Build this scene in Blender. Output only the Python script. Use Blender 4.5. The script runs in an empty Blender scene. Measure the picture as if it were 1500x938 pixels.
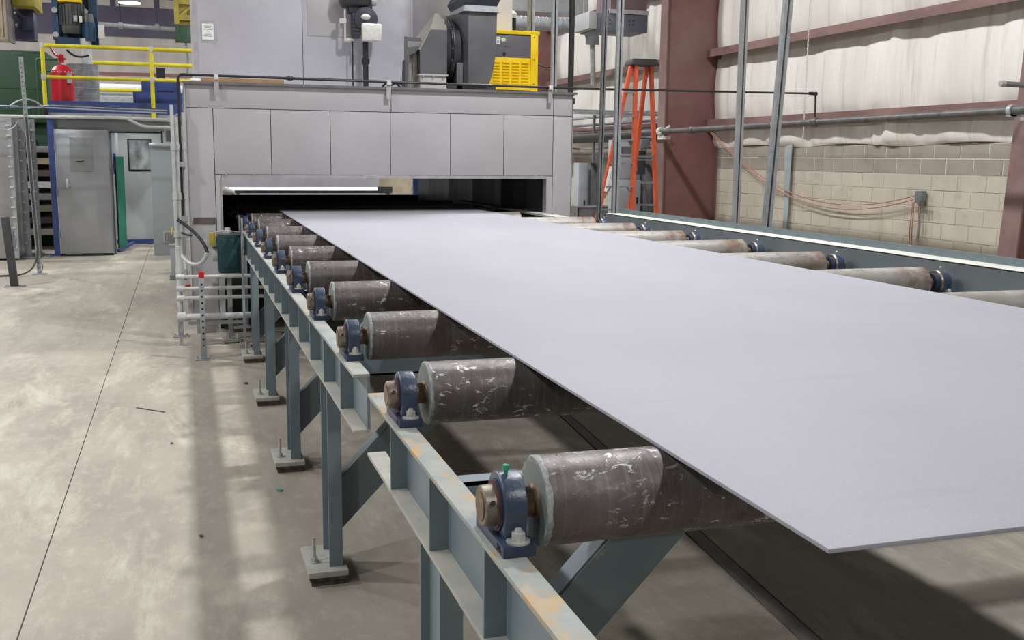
import bpy, bmesh, math, random
from mathutils import Vector, Matrix
random.seed(7)
PI = math.pi
SC = bpy.context.scene
COL = SC.collection

# ------------------------------------------------------------------ camera
cam_d = bpy.data.cameras.new('camera'); cam = bpy.data.objects.new('camera', cam_d); COL.objects.link(cam)
F_PX, PITCH, YAW, ROLL, EYE = 1531.16, 0.154596, 0.303992, 0.0103594, 1.72
_cy, _sy, _cp, _sp = math.cos(YAW), math.sin(YAW), math.cos(PITCH), math.sin(PITCH)
_f = Vector((_sy*_cp, _cy*_cp, -_sp)); _r = Vector((_cy, -_sy, 0)); _u = _r.cross(_f)
_r2 = math.cos(ROLL)*_r + math.sin(ROLL)*_u; _u2 = -math.sin(ROLL)*_r + math.cos(ROLL)*_u
cam.matrix_world = Matrix(((_r2.x, _u2.x, -_f.x, 0), (_r2.y, _u2.y, -_f.y, 0), (_r2.z, _u2.z, -_f.z, EYE), (0, 0, 0, 1)))
cam_d.sensor_width = 36.0; cam_d.lens = F_PX/1500*36.0; cam_d.clip_end = 200
SC.camera = cam

# ------------------------------------------------------------------ world, view, lights
w = bpy.data.worlds.new('world'); SC.world = w; w.use_nodes = True
w.node_tree.nodes['Background'].inputs[0].default_value = (0.9, 0.95, 1.0, 1)
w.node_tree.nodes['Background'].inputs[1].default_value = 0.25
SC.view_settings.view_transform = 'Standard'; SC.view_settings.look = 'None'
SC.view_settings.gamma = 1.0; SC.view_settings.use_curve_mapping = False
SC.view_settings.exposure = -0.64
LAMP_Z, LAMP_W = 7.4, 560.0
POWER = {(3.9, 1.5): .1, (3.9, -3.5): .9, (-5.8, -3.5): .7, (-5.8, 1.5): .85, (3.9, 6.5): 1.25, (-5.8, 6.5): 1.05}   # some lamps are dimmer than others
for lx in (3.9, -5.8):
    for ly in (-3.5, 1.5, 6.5, 11.5, 16.5, 21.5, 26.5):
        ld = bpy.data.lights.new('high_bay_lamp', 'AREA'); ld.shape = 'DISK'; ld.size = 0.5
        ld.energy = LAMP_W*POWER.get((lx, ly), 1); ld.color = (0.985, 0.99, 1.0)
        lo = bpy.data.objects.new('high_bay_lamp', ld); COL.objects.link(lo); lo.location = (lx, ly, LAMP_Z)

# ------------------------------------------------------------------ materials
def S(r, g, b):
    def c(v):
        v /= 255.0
        return v/12.92 if v <= 0.04045 else ((v+0.055)/1.055)**2.4
    return (c(r), c(g), c(b), 1.0)

MATS = {}
class NT:
    def __init__(self, m):
        self.t = m.node_tree; self.n = self.t.nodes; self.l = self.t.links
        self.b = self.n['Principled BSDF']
    def new(self, k, **kw):
        n = self.n.new(k)
        for a, v in kw.items(): setattr(n, a, v)
        return n
    def link(self, a, b): self.l.new(a, b)
    def pos(self, stretch=(1, 1, 1), obj=False):
        if obj:
            g = self.new('ShaderNodeTexCoord').outputs['Object']
        else:
            g = self.new('ShaderNodeNewGeometry').outputs['Position']
        mp = self.new('ShaderNodeMapping'); mp.inputs['Scale'].default_value = stretch
        self.link(g, mp.inputs['Vector']); return mp.outputs[0]
    def noise(self, scale, detail=5, rough=.6, stretch=(1, 1, 1), obj=False, dist=0):
        n = self.new('ShaderNodeTexNoise'); n.inputs['Scale'].default_value = scale
        n.inputs['Detail'].default_value = detail; n.inputs['Roughness'].default_value = rough
        n.inputs['Distortion'].default_value = dist
        self.link(self.pos(stretch, obj), n.inputs['Vector']); return n.outputs['Fac']
    def ramp(self, fac, lo, hi):
        r = self.new('ShaderNodeMapRange'); r.inputs['From Min'].default_value = lo; r.inputs['From Max'].default_value = hi
        self.link(fac, r.inputs['Value']); return r.outputs[0]
    def mix(self, fac, a, b):
        m = self.new('ShaderNodeMix', data_type='RGBA')
        if isinstance(fac, float): m.inputs[0].default_value = fac
        else: self.link(fac, m.inputs[0])
        for i, v in ((6, a), (7, b)):
            if isinstance(v, tuple): m.inputs[i].default_value = v
            else: self.link(v, m.inputs[i])
        return m.outputs[2]
    def mul(self, a, b):
        m = self.new('ShaderNodeMath', operation='MULTIPLY')
        for i, v in ((0, a), (1, b)):
            if isinstance(v, float): m.inputs[i].default_value = v
            else: self.link(v, m.inputs[i])
        return m.outputs[0]
    def color(self, c):
        if isinstance(c, tuple): self.b.inputs['Base Color'].default_value = c
        else: self.link(c, self.b.inputs['Base Color'])
    def bump(self, h, strength=.2, dist=.01):
        b = self.new('ShaderNodeBump'); b.inputs['Strength'].default_value = strength; b.inputs['Distance'].default_value = dist
        self.link(h, b.inputs['Height']); self.link(b.outputs[0], self.b.inputs['Normal'])

def mat(name, c1, c2=None, scale=6, lo=.4, hi=.65, rough=.55, metal=0., stretch=(1, 1, 1), c3=None, s3=20, lo3=.62, hi3=.7, st3=(1, 1, 1), bump=0, bscale=60, spec=.5):
    m = bpy.data.materials.new(name); m.use_nodes = True; t = NT(m)
    col = c1
    if c2: col = t.mix(t.ramp(t.noise(scale, stretch=stretch), lo, hi), c1, c2)
    if c3: col = t.mix(t.ramp(t.noise(s3, stretch=st3), lo3, hi3), col, c3)
    t.color(col)
    t.b.inputs['Roughness'].default_value = rough; t.b.inputs['Metallic'].default_value = metal
    t.b.inputs['Specular IOR Level'].default_value = spec
    if bump: t.bump(t.noise(bscale, 4), bump, .004)
    MATS[name] = m; return m

mat('steel_paint', S(108, 123, 130), S(120, 134, 140), scale=3, rough=.42, c3=S(150, 150, 140), s3=9, lo3=.66, hi3=.74)
mat('steel_paint_dusty', S(182, 178, 166), S(160, 162, 156), scale=5, rough=.65, c3=S(140, 148, 150), s3=9, lo3=.6, hi3=.75, st3=(3, 1, 1), bump=.15)
mat('beam_top', S(172, 172, 164), S(146, 156, 156), scale=7, rough=.6, c3=S(190, 162, 118), s3=9, lo3=.57, hi3=.72, st3=(2, 1, 1), bump=.2)
mat('beam_top_rust', S(168, 168, 160), S(142, 152, 152), scale=7, rough=.6, c3=S(192, 158, 108), s3=8, lo3=.5, hi3=.64, st3=(2, .8, 1), bump=.25)
mat('rail_cream', S(212, 212, 200), S(192, 193, 184), scale=4, rough=.6)
mat('rail_grey', S(122, 130, 133), S(132, 140, 142), scale=2, rough=.5, c3=S(95, 105, 108), s3=3, lo3=.6, hi3=.75)
mat('grey_cap', S(128, 134, 131), S(116, 122, 120), scale=20, rough=.5)
mat('weld', S(158, 162, 160), S(122, 127, 127), scale=60, rough=.45, bump=.6, bscale=120)
mat('rusty_shaft', S(112, 90, 70), S(146, 124, 98), scale=30, rough=.45, metal=.3, c3=S(80, 58, 44), s3=50)
mat('bearing_blue', S(54, 67, 88), S(68, 81, 101), scale=22, rough=.33, c3=S(132, 140, 152), s3=60, lo3=.66, hi3=.7, bump=.25, bscale=90)
mat('bearing_dark', S(44, 56, 78), S(58, 70, 92), scale=25, rough=.4)
mat('bearing_steel', S(150, 140, 126), S(118, 108, 98), scale=60, rough=.4, metal=.6)
mat('zinc', S(196, 196, 190), S(172, 172, 168), scale=60, rough=.4, metal=.3)
mat('grease_cap', S(40, 150, 120), rough=.4)
mat('seal_red', S(104, 50, 54), S(70, 44, 50), scale=80, rough=.6)
mat('grout', S(92, 86, 78), S(60, 56, 52), scale=30, rough=.9)
mat('plate_cream', S(178, 176, 164), S(160, 160, 150), scale=20, rough=.6)
mat('machine_paint', S(182, 179, 182), S(174, 171, 174), scale=1.5, rough=.42, metal=.0, c3=S(164, 158, 160), s3=25, lo3=.68, hi3=.76)
mat('machine_trim', S(184, 181, 182), S(166, 163, 165), scale=8, rough=.4, metal=.2)
mat('machine_lip', S(120, 116, 116), S(100, 97, 98), scale=8, rough=.5)
mat('upper_sheet', S(198, 197, 204), S(188, 187, 195), scale=1.3, rough=.34, metal=.15, c3=S(176, 172, 180), s3=2.2, lo3=.55, hi3=.75)
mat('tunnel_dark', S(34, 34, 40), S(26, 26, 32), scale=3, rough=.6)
mat('rubber_strip', S(46, 47, 54), S(34, 35, 42), scale=2, rough=.35, stretch=(6, 6, .4))
mat('black', S(26, 26, 28), rough=.5)
mat('black_pipe', S(34, 33, 34), S(46, 44, 44), scale=20, rough=.45)
mat('dark_pipe', S(74, 72, 72), S(98, 95, 94), scale=9, rough=.45, c3=S(60, 52, 48), s3=4)
mat('galv', S(168, 171, 173), S(148, 152, 156), scale=14, rough=.42, metal=.2)
mat('galv_dark', S(118, 122, 126), S(134, 138, 142), scale=8, rough=.45, metal=.45)
mat('conduit_white', S(200, 202, 200), S(182, 184, 184), scale=10, rough=.45, metal=.1)
mat('red', S(196, 34, 36), S(176, 28, 32), scale=6, rough=.35)
mat('red_tank', S(180, 28, 44), S(160, 22, 38), scale=4, rough=.35)
mat('yellow', S(244, 208, 20), S(230, 192, 14), scale=5, rough=.4)
mat('yellow_rail', S(226, 212, 44), S(204, 190, 40), scale=6, rough=.45)
mat('yellow_crane', S(176, 160, 62), S(150, 138, 60), scale=3, rough=.55)
mat('fan_grey', S(98, 97, 100), S(90, 89, 92), scale=4, rough=.45)
mat('fan_beige', S(152, 148, 138), S(142, 139, 130), scale=6, rough=.5)
mat('fan_light', S(190, 188, 186), S(176, 174, 172), scale=9, rough=.45)
mat('fan_dark', S(58, 60, 66), S(48, 50, 55), scale=6, rough=.45)
mat('flex_dark', S(44, 46, 56), S(60, 62, 74), scale=9, rough=.5)
mat('comp_grey', S(104, 102, 108), S(98, 96, 102), scale=5, rough=.45)
mat('paper', S(236, 236, 234), rough=.8)
mat('ink', S(130, 132, 130), rough=.8)
mat('tape', S(168, 168, 172), rough=.3)
mat('sticker', S(214, 226, 212), rough=.6)
mat('sticker_green', S(150, 190, 90), rough=.6)
mat('cardboard', S(160, 128, 96), S(172, 140, 106), scale=9, rough=.85)
mat('brown_bar', S(84, 74, 72), S(100, 90, 88), scale=8, rough=.6)
mat('teal_gear', S(30, 62, 66), S(38, 72, 76), scale=14, rough=.35)
mat('column_maroon', S(134, 94, 91), S(122, 84, 82), scale=1.2, rough=.5, c3=S(136, 108, 102), s3=1.0, lo3=.5, hi3=.72)
mat('column_light', S(128, 104, 100), S(116, 90, 88), scale=2.5, rough=.5)
mat('girt', S(134, 104, 98), S(108, 82, 78), scale=3, rough=.55, stretch=(1, .3, 1))
mat('orange', S(206, 92, 56), S(192, 80, 48), scale=6, rough=.4)
mat('ladder_cap', S(34, 31, 30), S(44, 40, 38), scale=9, rough=.6)
mat('alu', S(150, 152, 154), S(128, 130, 134), scale=12, rough=.4, metal=.5)
mat('cab_grey', S(150, 158, 160), S(144, 152, 154), scale=2, rough=.45)
mat('cab_light', S(170, 174, 178), S(160, 164, 170), scale=3, rough=.45)
mat('vent_dark', S(96, 94, 90), S(80, 78, 76), scale=20, rough=.6)
mat('blue_frame', S(58, 78, 138), S(50, 70, 124), scale=3, rough=.4)
mat('blue_motor', S(28, 66, 98), S(22, 52, 80), scale=4, rough=.4)
mat('door_steel', S(146, 148, 152), S(166, 168, 170), scale=1.6, rough=.3, metal=.4, stretch=(1, 1, .5))
mat('door_grey', S(182, 186, 188), S(192, 195, 196), scale=2, rough=.4)
mat('panel_alu', S(146, 150, 150), S(138, 142, 142), scale=3, rough=.4, metal=.4)
mat('green_acrylic', S(104, 214, 184), S(92, 200, 170), scale=2, rough=.25)
mat('green_machine', S(40, 72, 48), S(48, 80, 54), scale=2, rough=.5)
mat('foil', S(170, 174, 178), S(140, 144, 150), scale=9, rough=.3, metal=.6, bump=.8, bscale=18)
mat('bollard', S(64, 66, 66), S(54, 56, 57), scale=6, rough=.5)
mat('stainless', S(172, 170, 170), S(158, 157, 158), scale=2.5, rough=.35, metal=.5)
mat('joint_grey', S(128, 124, 116), S(112, 109, 103), scale=6, rough=.7)
mat('cable', S(70, 72, 72), rough=.6)
mat('cable_white', S(190, 196, 206), rough=.5)
mat('cable_blue', S(70, 88, 160), rough=.5)
mat('cable_red', S(168, 118, 102), rough=.7)
mat('motor_grey', S(64, 66, 66), S(80, 80, 78), scale=8, rough=.5)
mat('grille_cream', S(188, 176, 150), S(168, 156, 134), scale=6, rough=.6)
mat('dark_navy', S(52, 56, 84), S(44, 46, 70), scale=2, rough=.5)
mat('wall_dusk', S(92, 88, 108), S(82, 78, 98), scale=1, rough=.7)
mat('wall_pale', S(196, 190, 184), S(180, 174, 170), scale=1.2, rough=.8, stretch=(2, 2, .3))
mat('hall_grey', S(84, 83, 82), S(76, 75, 75), scale=.7, rough=.85)
mat('mortar', S(206, 202, 192), S(190, 185, 174), scale=10, rough=.9)
mat('mortar_cream', S(186, 180, 165), S(166, 159, 145), scale=6, rough=.9)
mat('block_grey', S(152, 145, 133), S(138, 131, 120), scale=2.2, rough=.9, c3=S(166, 159, 147), s3=90, lo3=.55, hi3=.7, bump=.4, bscale=160)
mat('block_cream', S(188, 181, 165), S(174, 167, 152), scale=1.1, rough=.9, c3=S(160, 153, 139), s3=2.4, lo3=.6, hi3=.75, bump=.3, bscale=160)
mat('strap', S(150, 162, 164), S(168, 174, 172), scale=3, rough=.5)
mat('debris', S(110, 104, 94), S(80, 74, 66), scale=40, rough=.9)
mat('white_bar', S(236, 238, 240), rough=.4)
mat('duct_light', S(176, 178, 178), S(164, 166, 166), scale=2, rough=.4, metal=.3)
mat('unit_grey', S(112, 116, 128), S(104, 108, 118), scale=2, rough=.45, metal=.2)
mat('brown_box', S(112, 94, 96), S(102, 86, 88), scale=2, rough=.6)
mat('cover_white', S(222, 220, 214), S(204, 202, 196), scale=20, rough=.6, bump=.6, bscale=40)
mat('glass_reflection', S(205, 212, 214), S(120, 126, 128), scale=3.5, lo=.35, hi=.65, rough=.12, metal=.4, stretch=(1.4, 1, .8))  # pale and grey blotches paint a reflected scene into the pane colour

def special():
    # concrete floor: warm grey with lighter worn patches and fine dirt
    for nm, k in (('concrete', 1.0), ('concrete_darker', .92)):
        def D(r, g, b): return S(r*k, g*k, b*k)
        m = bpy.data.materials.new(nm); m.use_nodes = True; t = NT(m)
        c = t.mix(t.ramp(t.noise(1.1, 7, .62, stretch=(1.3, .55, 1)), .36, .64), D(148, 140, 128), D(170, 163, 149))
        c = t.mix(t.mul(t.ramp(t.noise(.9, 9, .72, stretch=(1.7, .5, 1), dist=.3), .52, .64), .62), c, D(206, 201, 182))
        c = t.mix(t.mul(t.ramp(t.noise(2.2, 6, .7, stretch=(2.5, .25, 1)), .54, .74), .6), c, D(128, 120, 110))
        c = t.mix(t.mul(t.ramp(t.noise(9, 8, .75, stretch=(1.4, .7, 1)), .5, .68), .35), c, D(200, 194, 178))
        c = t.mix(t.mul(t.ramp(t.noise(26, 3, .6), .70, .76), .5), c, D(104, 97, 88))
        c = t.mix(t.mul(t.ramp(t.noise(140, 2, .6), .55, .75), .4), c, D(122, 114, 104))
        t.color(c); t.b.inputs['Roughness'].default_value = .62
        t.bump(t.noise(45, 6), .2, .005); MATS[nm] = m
    # blasted steel plate
    m = bpy.data.materials.new('blasted_plate'); m.use_nodes = True; t = NT(m)
    c = t.mix(t.ramp(t.noise(1.0, 6, .6, stretch=(1, .5, 1)), .35, .65), S(156, 155, 163), S(166, 165, 173))
    c = t.mix(t.mul(t.ramp(t.noise(260, 2, .7), .35, .7), .35), c, S(186, 185, 194))
    c = t.mix(t.mul(t.ramp(t.noise(5, 5, .6, stretch=(.3, 2.5, 1)), .58, .75), .25), c, S(142, 141, 148))
    t.color(c); t.b.inputs['Roughness'].default_value = .6; t.b.inputs['Metallic'].default_value = .0; t.b.inputs['Specular IOR Level'].default_value = .5
    t.bump(t.noise(420, 2), .25, .001); MATS['blasted_plate'] = m
    # mill-scale roller, paler grey toward the wall end
    m = bpy.data.materials.new('roller_steel'); m.use_nodes = True; t = NT(m)
    c = t.mix(t.ramp(t.noise(3.5, 6, .65, stretch=(1.5, 1, 1)), .35, .65), S(84, 74, 71), S(112, 105, 103))
    c = t.mix(t.mul(t.ramp(t.noise(7, 6, .7, stretch=(14, .6, .6)), .5, .75), .5), c, S(144, 140, 138))
    c = t.mix(t.mul(t.ramp(t.noise(9, 5, .65, stretch=(1.2, 1, 1)), .58, .7), .6), c, S(78, 66, 62))
    fl = t.ramp(t.noise(22, 8, .75, stretch=(1.0, 1, 2.2), dist=.6), .575, .605)
    c = t.mix(t.mul(fl, t.ramp(t.noise(3.4, 3, stretch=(1, 2.5, 2.5)), .46, .6)), c, S(226, 226, 224))
    sx = t.new('ShaderNodeSeparateXYZ'); g = t.new('ShaderNodeNewGeometry'); t.link(g.outputs['Position'], sx.inputs[0])
    fx = t.ramp(sx.outputs[0], 1.6, 2.9)
    pale_end = t.mix(t.ramp(t.noise(4, 5), .4, .65), S(176, 172, 166), S(160, 154, 148))
    pale_end = t.mix(t.mul(t.ramp(sx.outputs[0], 3.52, 3.66), t.ramp(t.noise(9, 4), .35, .6)), pale_end, S(134, 110, 96))
    c = t.mix(fx, c, pale_end)
    t.color(c); t.b.inputs['Metallic'].default_value = .3
    rr_ = t.new('ShaderNodeMapRange'); rr_.inputs['From Min'].default_value = .35; rr_.inputs['From Max'].default_value = .65; rr_.inputs['To Min'].default_value = .24; rr_.inputs['To Max'].default_value = .58
    t.link(t.noise(26, 6, .7, stretch=(1, 1, 1.6)), rr_.inputs['Value']); t.link(rr_.outputs[0], t.b.inputs['Roughness'])
    t.bump(t.noise(34, 8, .75, stretch=(1.2, 1, 1.4)), .35, .005); MATS['roller_steel'] = m
    # faced insulation with rusty drips
    m = bpy.data.materials.new('insulation'); m.use_nodes = True; t = NT(m)
    c = t.mix(t.ramp(t.noise(1.0, 5, .6, stretch=(1, 1.6, .35)), .35, .65), S(226, 223, 216), S(212, 208, 200))
    c = t.mix(t.mul(t.ramp(t.noise(2.4, 6, .7, stretch=(1, 2.4, .18)), .55, .72), .55), c, S(168, 152, 130))
    c = t.mix(t.mul(t.ramp(t.noise(1.3, 4, .6, stretch=(1, 1.2, .2)), .62, .74), .5), c, S(150, 142, 136))
    t.color(c); t.b.inputs['Roughness'].default_value = .55
    t.bump(t.noise(4, 5, stretch=(1, 2.5, .3)), .35, .03); MATS['insulation'] = m
    # green glass and lens
    m = bpy.data.materials.new('window_glass'); m.use_nodes = True; t = NT(m)
    t.color((.85, .9, .92, 1)); t.b.inputs['Roughness'].default_value = .05; t.b.inputs['Transmission Weight'].default_value = .9
    MATS['window_glass'] = m
    m = bpy.data.materials.new('lamp_and_fill_light_lens'); m.use_nodes = True; t = NT(m)
    t.color((1, 1, 1, 1)); t.b.inputs['Emission Color'].default_value = (1, .98, .95, 1); t.b.inputs['Emission Strength'].default_value = 6
    MATS['lamp_and_fill_light_lens'] = m
special()

# ------------------------------------------------------------------ mesh helpers
ORG = {}
class MB:
    def __init__(self): self.v = []; self.f = []
    def add(self, vs, fs):
        o = len(self.v); self.v += [Vector(p) for p in vs]; self.f += [tuple(i+o for i in f) for f in fs]; return self
    def box(self, x0, x1, y0, y1, z0, z1):
        return self.add([(x0,y0,z0),(x1,y0,z0),(x1,y1,z0),(x0,y1,z0),(x0,y0,z1),(x1,y0,z1),(x1,y1,z1),(x0,y1,z1)],
                        [(0,3,2,1),(4,5,6,7),(0,1,5,4),(1,2,6,5),(2,3,7,6),(3,0,4,7)])
    def cyl(self, a, b, r, r2=None, n=20, caps=True):
        a = Vector(a); b = Vector(b); r2 = r if r2 is None else r2
        d = (b-a).normalized(); s = Vector((0,0,1)) if abs(d.z) < .9 else Vector((1,0,0))
        e1 = d.cross(s).normalized(); e2 = d.cross(e1)
        vs = []
        for c, rr in ((a, r), (b, r2)):
            for i in range(n):
                t = 2*PI*i/n; vs.append(c + rr*(math.cos(t)*e1 + math.sin(t)*e2))
        fs = [(i, (i+1) % n, n+(i+1) % n, n+i) for i in range(n)]
        if caps: fs += [tuple(range(n-1, -1, -1)), tuple(range(n, 2*n))]
        return self.add(vs, fs)
    def lathe(self, a, axis, prof, n=24):
        # prof: list of (distance along axis, radius)
        a = Vector(a); d = Vector(axis).normalized(); s = Vector((0,0,1)) if abs(d.z) < .9 else Vector((1,0,0))
        e1 = d.cross(s).normalized(); e2 = d.cross(e1); vs = []; fs = []
        for t, r in prof:
            for i in range(n):
                q = 2*PI*i/n; vs.append(a + d*t + r*(math.cos(q)*e1 + math.sin(q)*e2))
        for k in range(len(prof)-1):
            for i in range(n):
                fs.append((k*n+i, k*n+(i+1) % n, (k+1)*n+(i+1) % n, (k+1)*n+i))
        fs.append(tuple(range(n-1, -1, -1))); m = (len(prof)-1)*n; fs.append(tuple(range(m, m+n)))
        return self.add(vs, fs)
    def tube(self, pts, r, n=8):
        P = [Vector(p) for p in pts]; vs = []; fs = []
        d0 = (P[1]-P[0]).normalized(); s = Vector((0,0,1)) if abs(d0.z) < .9 else Vector((1,0,0))
        e1 = d0.cross(s).normalized()
        for k, p in enumerate(P):
            if k == 0: d = d0
            elif k == len(P)-1: d = (P[k]-P[k-1]).normalized()
            else: d = ((P[k]-P[k-1]).normalized() + (P[k+1]-P[k]).normalized()).normalized()
            e1 = (e1 - d*e1.dot(d)).normalized(); e2 = d.cross(e1)
            for i in range(n):
                t = 2*PI*i/n; vs.append(p + r*(math.cos(t)*e1 + math.sin(t)*e2))
        for k in range(len(P)-1):
            for i in range(n): fs.append((k*n+i, k*n+(i+1) % n, (k+1)*n+(i+1) % n, (k+1)*n+i))
        fs.append(tuple(range(n-1, -1, -1))); m = (len(P)-1)*n; fs.append(tuple(range(m, m+n)))
        return self.add(vs, fs)
    def prism(self, poly, axis, a, b):
        # poly: 2D points; axis 'x' -> (y,z), 'y' -> (x,z), 'z' -> (x,y)
        def P(u, v, w): return {'x': (w, u, v), 'y': (u, w, v), 'z': (u, v, w)}[axis]
        n = len(poly); vs = [P(u, v, a) for u, v in poly] + [P(u, v, b) for u, v in poly]
        fs = [(i, (i+1) % n, n+(i+1) % n, n+i) for i in range(n)] + [tuple(range(n-1, -1, -1)), tuple(range(n, 2*n))]
        return self.add(vs, fs)
    def bar(self, a, b, wx, wz, up=(0, 0, 1)):
        # rectangular bar from a to b, cross-section wx (side) by wz (along up)
        a = Vector(a); b = Vector(b); d = (b-a).normalized(); up = Vector(up)
        s = d.cross(up).normalized(); u = s.cross(d)
        vs = [c + s*i*wx/2 + u*j*wz/2 for c in (a, b) for i, j in ((-1,-1),(1,-1),(1,1),(-1,1))]
        return self.add(vs, [(0,1,2,3),(7,6,5,4),(0,4,5,1),(1,5,6,2),(2,6,7,3),(3,7,4,0)])
    def sphere(self, c, r, n=14, m=8, sz=1.0):
        c = Vector(c); prof = []
        vs = []; fs = []
        for j in range(1, m):
            ph = PI*j/m
            for i in range(n):
                t = 2*PI*i/n; vs.append(c + Vector((r*math.sin(ph)*math.cos(t), r*math.sin(ph)*math.sin(t), r*sz*math.cos(ph))))
        for j in range(m-2):
            for i in range(n): fs.append((j*n+i, (j+1)*n+i, (j+1)*n+(i+1) % n, j*n+(i+1) % n))
        vs += [c+Vector((0,0,r*sz)), c-Vector((0,0,r*sz))]
        for i in range(n):
            fs.append((len(vs)-2, i, (i+1) % n)); fs.append((len(vs)-1, (m-2)*n+(i+1) % n, (m-2)*n+i))
        return self.add(vs, fs)
    def build(self, name, material, parent=None, bev=0, local=False, smooth=True, seg=2):
        if parent is not None: o = ORG.get(parent.name, Vector((0,0,0)))
        elif local: o = Vector((0,0,0))
        else:
            xs = [p.x for p in self.v]; ys = [p.y for p in self.v]; zs = [p.z for p in self.v]
            o = Vector(((min(xs)+max(xs))/2, (min(ys)+max(ys))/2, min(zs)))
        if local: o = Vector((0,0,0))
        me = bpy.data.meshes.new(name); me.from_pydata([tuple(p-o) for p in self.v], [], self.f); me.validate()
        bm = bmesh.new(); bm.from_mesh(me); bmesh.ops.recalc_face_normals(bm, faces=bm.faces)
        if bev:
            es = [e for e in bm.edges if len(e.link_faces) == 2 and e.calc_face_angle(0) > .6]
            bmesh.ops.bevel(bm, geom=es, offset=bev, segments=seg, profile=.6, affect='EDGES', clamp_overlap=True)
        bm.to_mesh(me); bm.free()
        if smooth:
            for p in me.polygons: p.use_smooth = True
            me.set_sharp_from_angle(angle=math.radians(32))
        me.materials.append(MATS[material])
        ob = bpy.data.objects.new(name, me); COL.objects.link(ob)
        if parent is not None:
            ob.parent = parent; ORG[ob.name] = o
        elif not local:
            ob.location = o; ORG[ob.name] = o
        return ob

def tag(o, label=None, cat=None, group=None, kind=None):
    if label: o['label'] = label
    if cat: o['category'] = cat
    if group: o['group'] = group
    if kind: o['kind'] = kind
    return o
def thing(name, loc, label, cat, group=None):
    o = bpy.data.objects.new(name, None); COL.objects.link(o); o.location = loc; o.empty_display_size = .1
    ORG[o.name] = Vector(loc); return tag(o, label, cat, group)
def inst(src, name, parent, loc, rot=None):
    o = bpy.data.objects.new(name, src); COL.objects.link(o); o.parent = parent
    o.location = Vector(loc) - ORG[parent.name]
    if rot: o.rotation_euler = rot
    return o
def dup(o, loc, label, group=None, parent=None):
    c = o.copy(); COL.objects.link(c)
    if parent is None:
        c.location = loc; c['label'] = label
        if group: c['group'] = group
        ORG[c.name] = Vector(loc)
    else: c.parent = parent
    for ch in list(o.children): dup(ch, None, None, None, c)
    return c
def box(name, m, b, parent=None, bev=0): return MB().box(*b).build(name, m, parent, bev)
def ring(c, r, n): return [(c[0]+r*math.cos(2*PI*i/n), c[1]+r*math.sin(2*PI*i/n)) for i in range(n)]
def arc(p0, p1, p2, n=8):
    # quadratic curve points
    p0, p1, p2 = Vector(p0), Vector(p1), Vector(p2)
    return [p0*(1-t)**2 + p1*2*t*(1-t) + p2*t*t for t in [i/n for i in range(n+1)]]
def text_mesh(s, size, depth):
    cu = bpy.data.curves.new('lettering', 'FONT'); cu.body = s; cu.size = size; cu.extrude = depth; cu.align_x = 'CENTER'; cu.align_y = 'CENTER'
    ob = bpy.data.objects.new('lettering', cu); me = bpy.data.meshes.new_from_object(ob)
    bpy.data.objects.remove(ob); return me

# ------------------------------------------------------------------ setting
XL, XR, YB, YF, ZC = -13.0, 8.78, 32.0, -7.0, 8.2
floor = box('floor', 'grout', (XL, XR, YF, YB, -.2, -.012)); tag(floor, kind='structure')
def slab(poly, mm='concrete'): return MB().prism(poly, 'z', -.012, 0).build('slab', mm, floor)
slab([(XL, YF), (-.628, YF), (-.628, YB), (XL, YB)])
slab([(-.622, YF), (1.2, YF), (1.2+.0865*39, YB), (-.622, YB)])
box_strip = MB().prism([(1.211, YF), (1.277, YF), (1.277+.0865*39, YB), (1.211+.0865*39, YB)], 'z', -.012, .001).build('joint_strip', 'joint_grey', floor)
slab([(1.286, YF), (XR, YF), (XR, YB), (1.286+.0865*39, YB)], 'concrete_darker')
tag(box('ceiling', 'hall_grey', (XL, XR+.2, YF, YB, ZC, ZC+.2)), kind='structure')
tag(box('wall_left', 'hall_grey', (XL-.2, XL, YF, YB, 0, ZC)), kind='structure')
tag(box('wall_front', 'hall_grey', (XL, XR+.2, YF-.2, YF, 0, ZC)), kind='structure')
wb = box('wall_back', 'wall_pale', (XL, XR+.2, YB, YB+.2, 0, ZC)); tag(wb, kind='structure')
box('upper_panel', 'wall_dusk', (-9, .6, YB-.06, YB, 4.95, 6.05), wb)
for i in range(6): box('clerestory_pane', 'wall_pale', (-6.2+1.15*i, -5.2+1.15*i, YB-.09, YB-.06, 5.75, 5.98), wb)
wr = box('wall_right', 'mortar_cream', (XR-.035, XR+.2, YF, YB, 0, ZC)); tag(wr, kind='structure')
XW = 8.735
box('mortar_band', 'mortar', (XR-.053, XR-.034, 8.3, 25, 1.562, 1.93), wr)
box('mortar_bed', 'mortar_cream', (XR-.0545, XR-.034, 8.3, 25, .55, 1.561), wr)
def block_mesh(mname, h):
    m = MB(); c = .006
    L, H, D = .452, h, .022
    m.add([(0,0,0),(0,L,0),(0,L,H),(0,0,H),(-D,c,c),(-D,L-c,c),(-D,L-c,H-c),(-D,c,H-c)],
          [(4,7,6,5),(0,4,5,1),(1,5,6,2),(2,6,7,3),(3,7,4,0)])
    o = m.build('block', mname, None, local=True, smooth=False); me = o.data; bpy.data.objects.remove(o); return me
bm_g = block_mesh('block_grey', .187); bm_t = block_mesh('block_grey', .168); bm_c = block_mesh('block_cream', .189)
rows = [(1.757, bm_t), (1.562, bm_g)] + [(1.562-.196*k, bm_c) for k in range(1, 6)]
for ri, (z, me) in enumerate(rows):
    y = 8.45 + (.23 if ri % 2 else 0)
    while y < 24.2:
        inst(me, 'block', wr, (XR-.035 - random.uniform(0, .004), y+.004, z+.004)); y += .46
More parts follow.
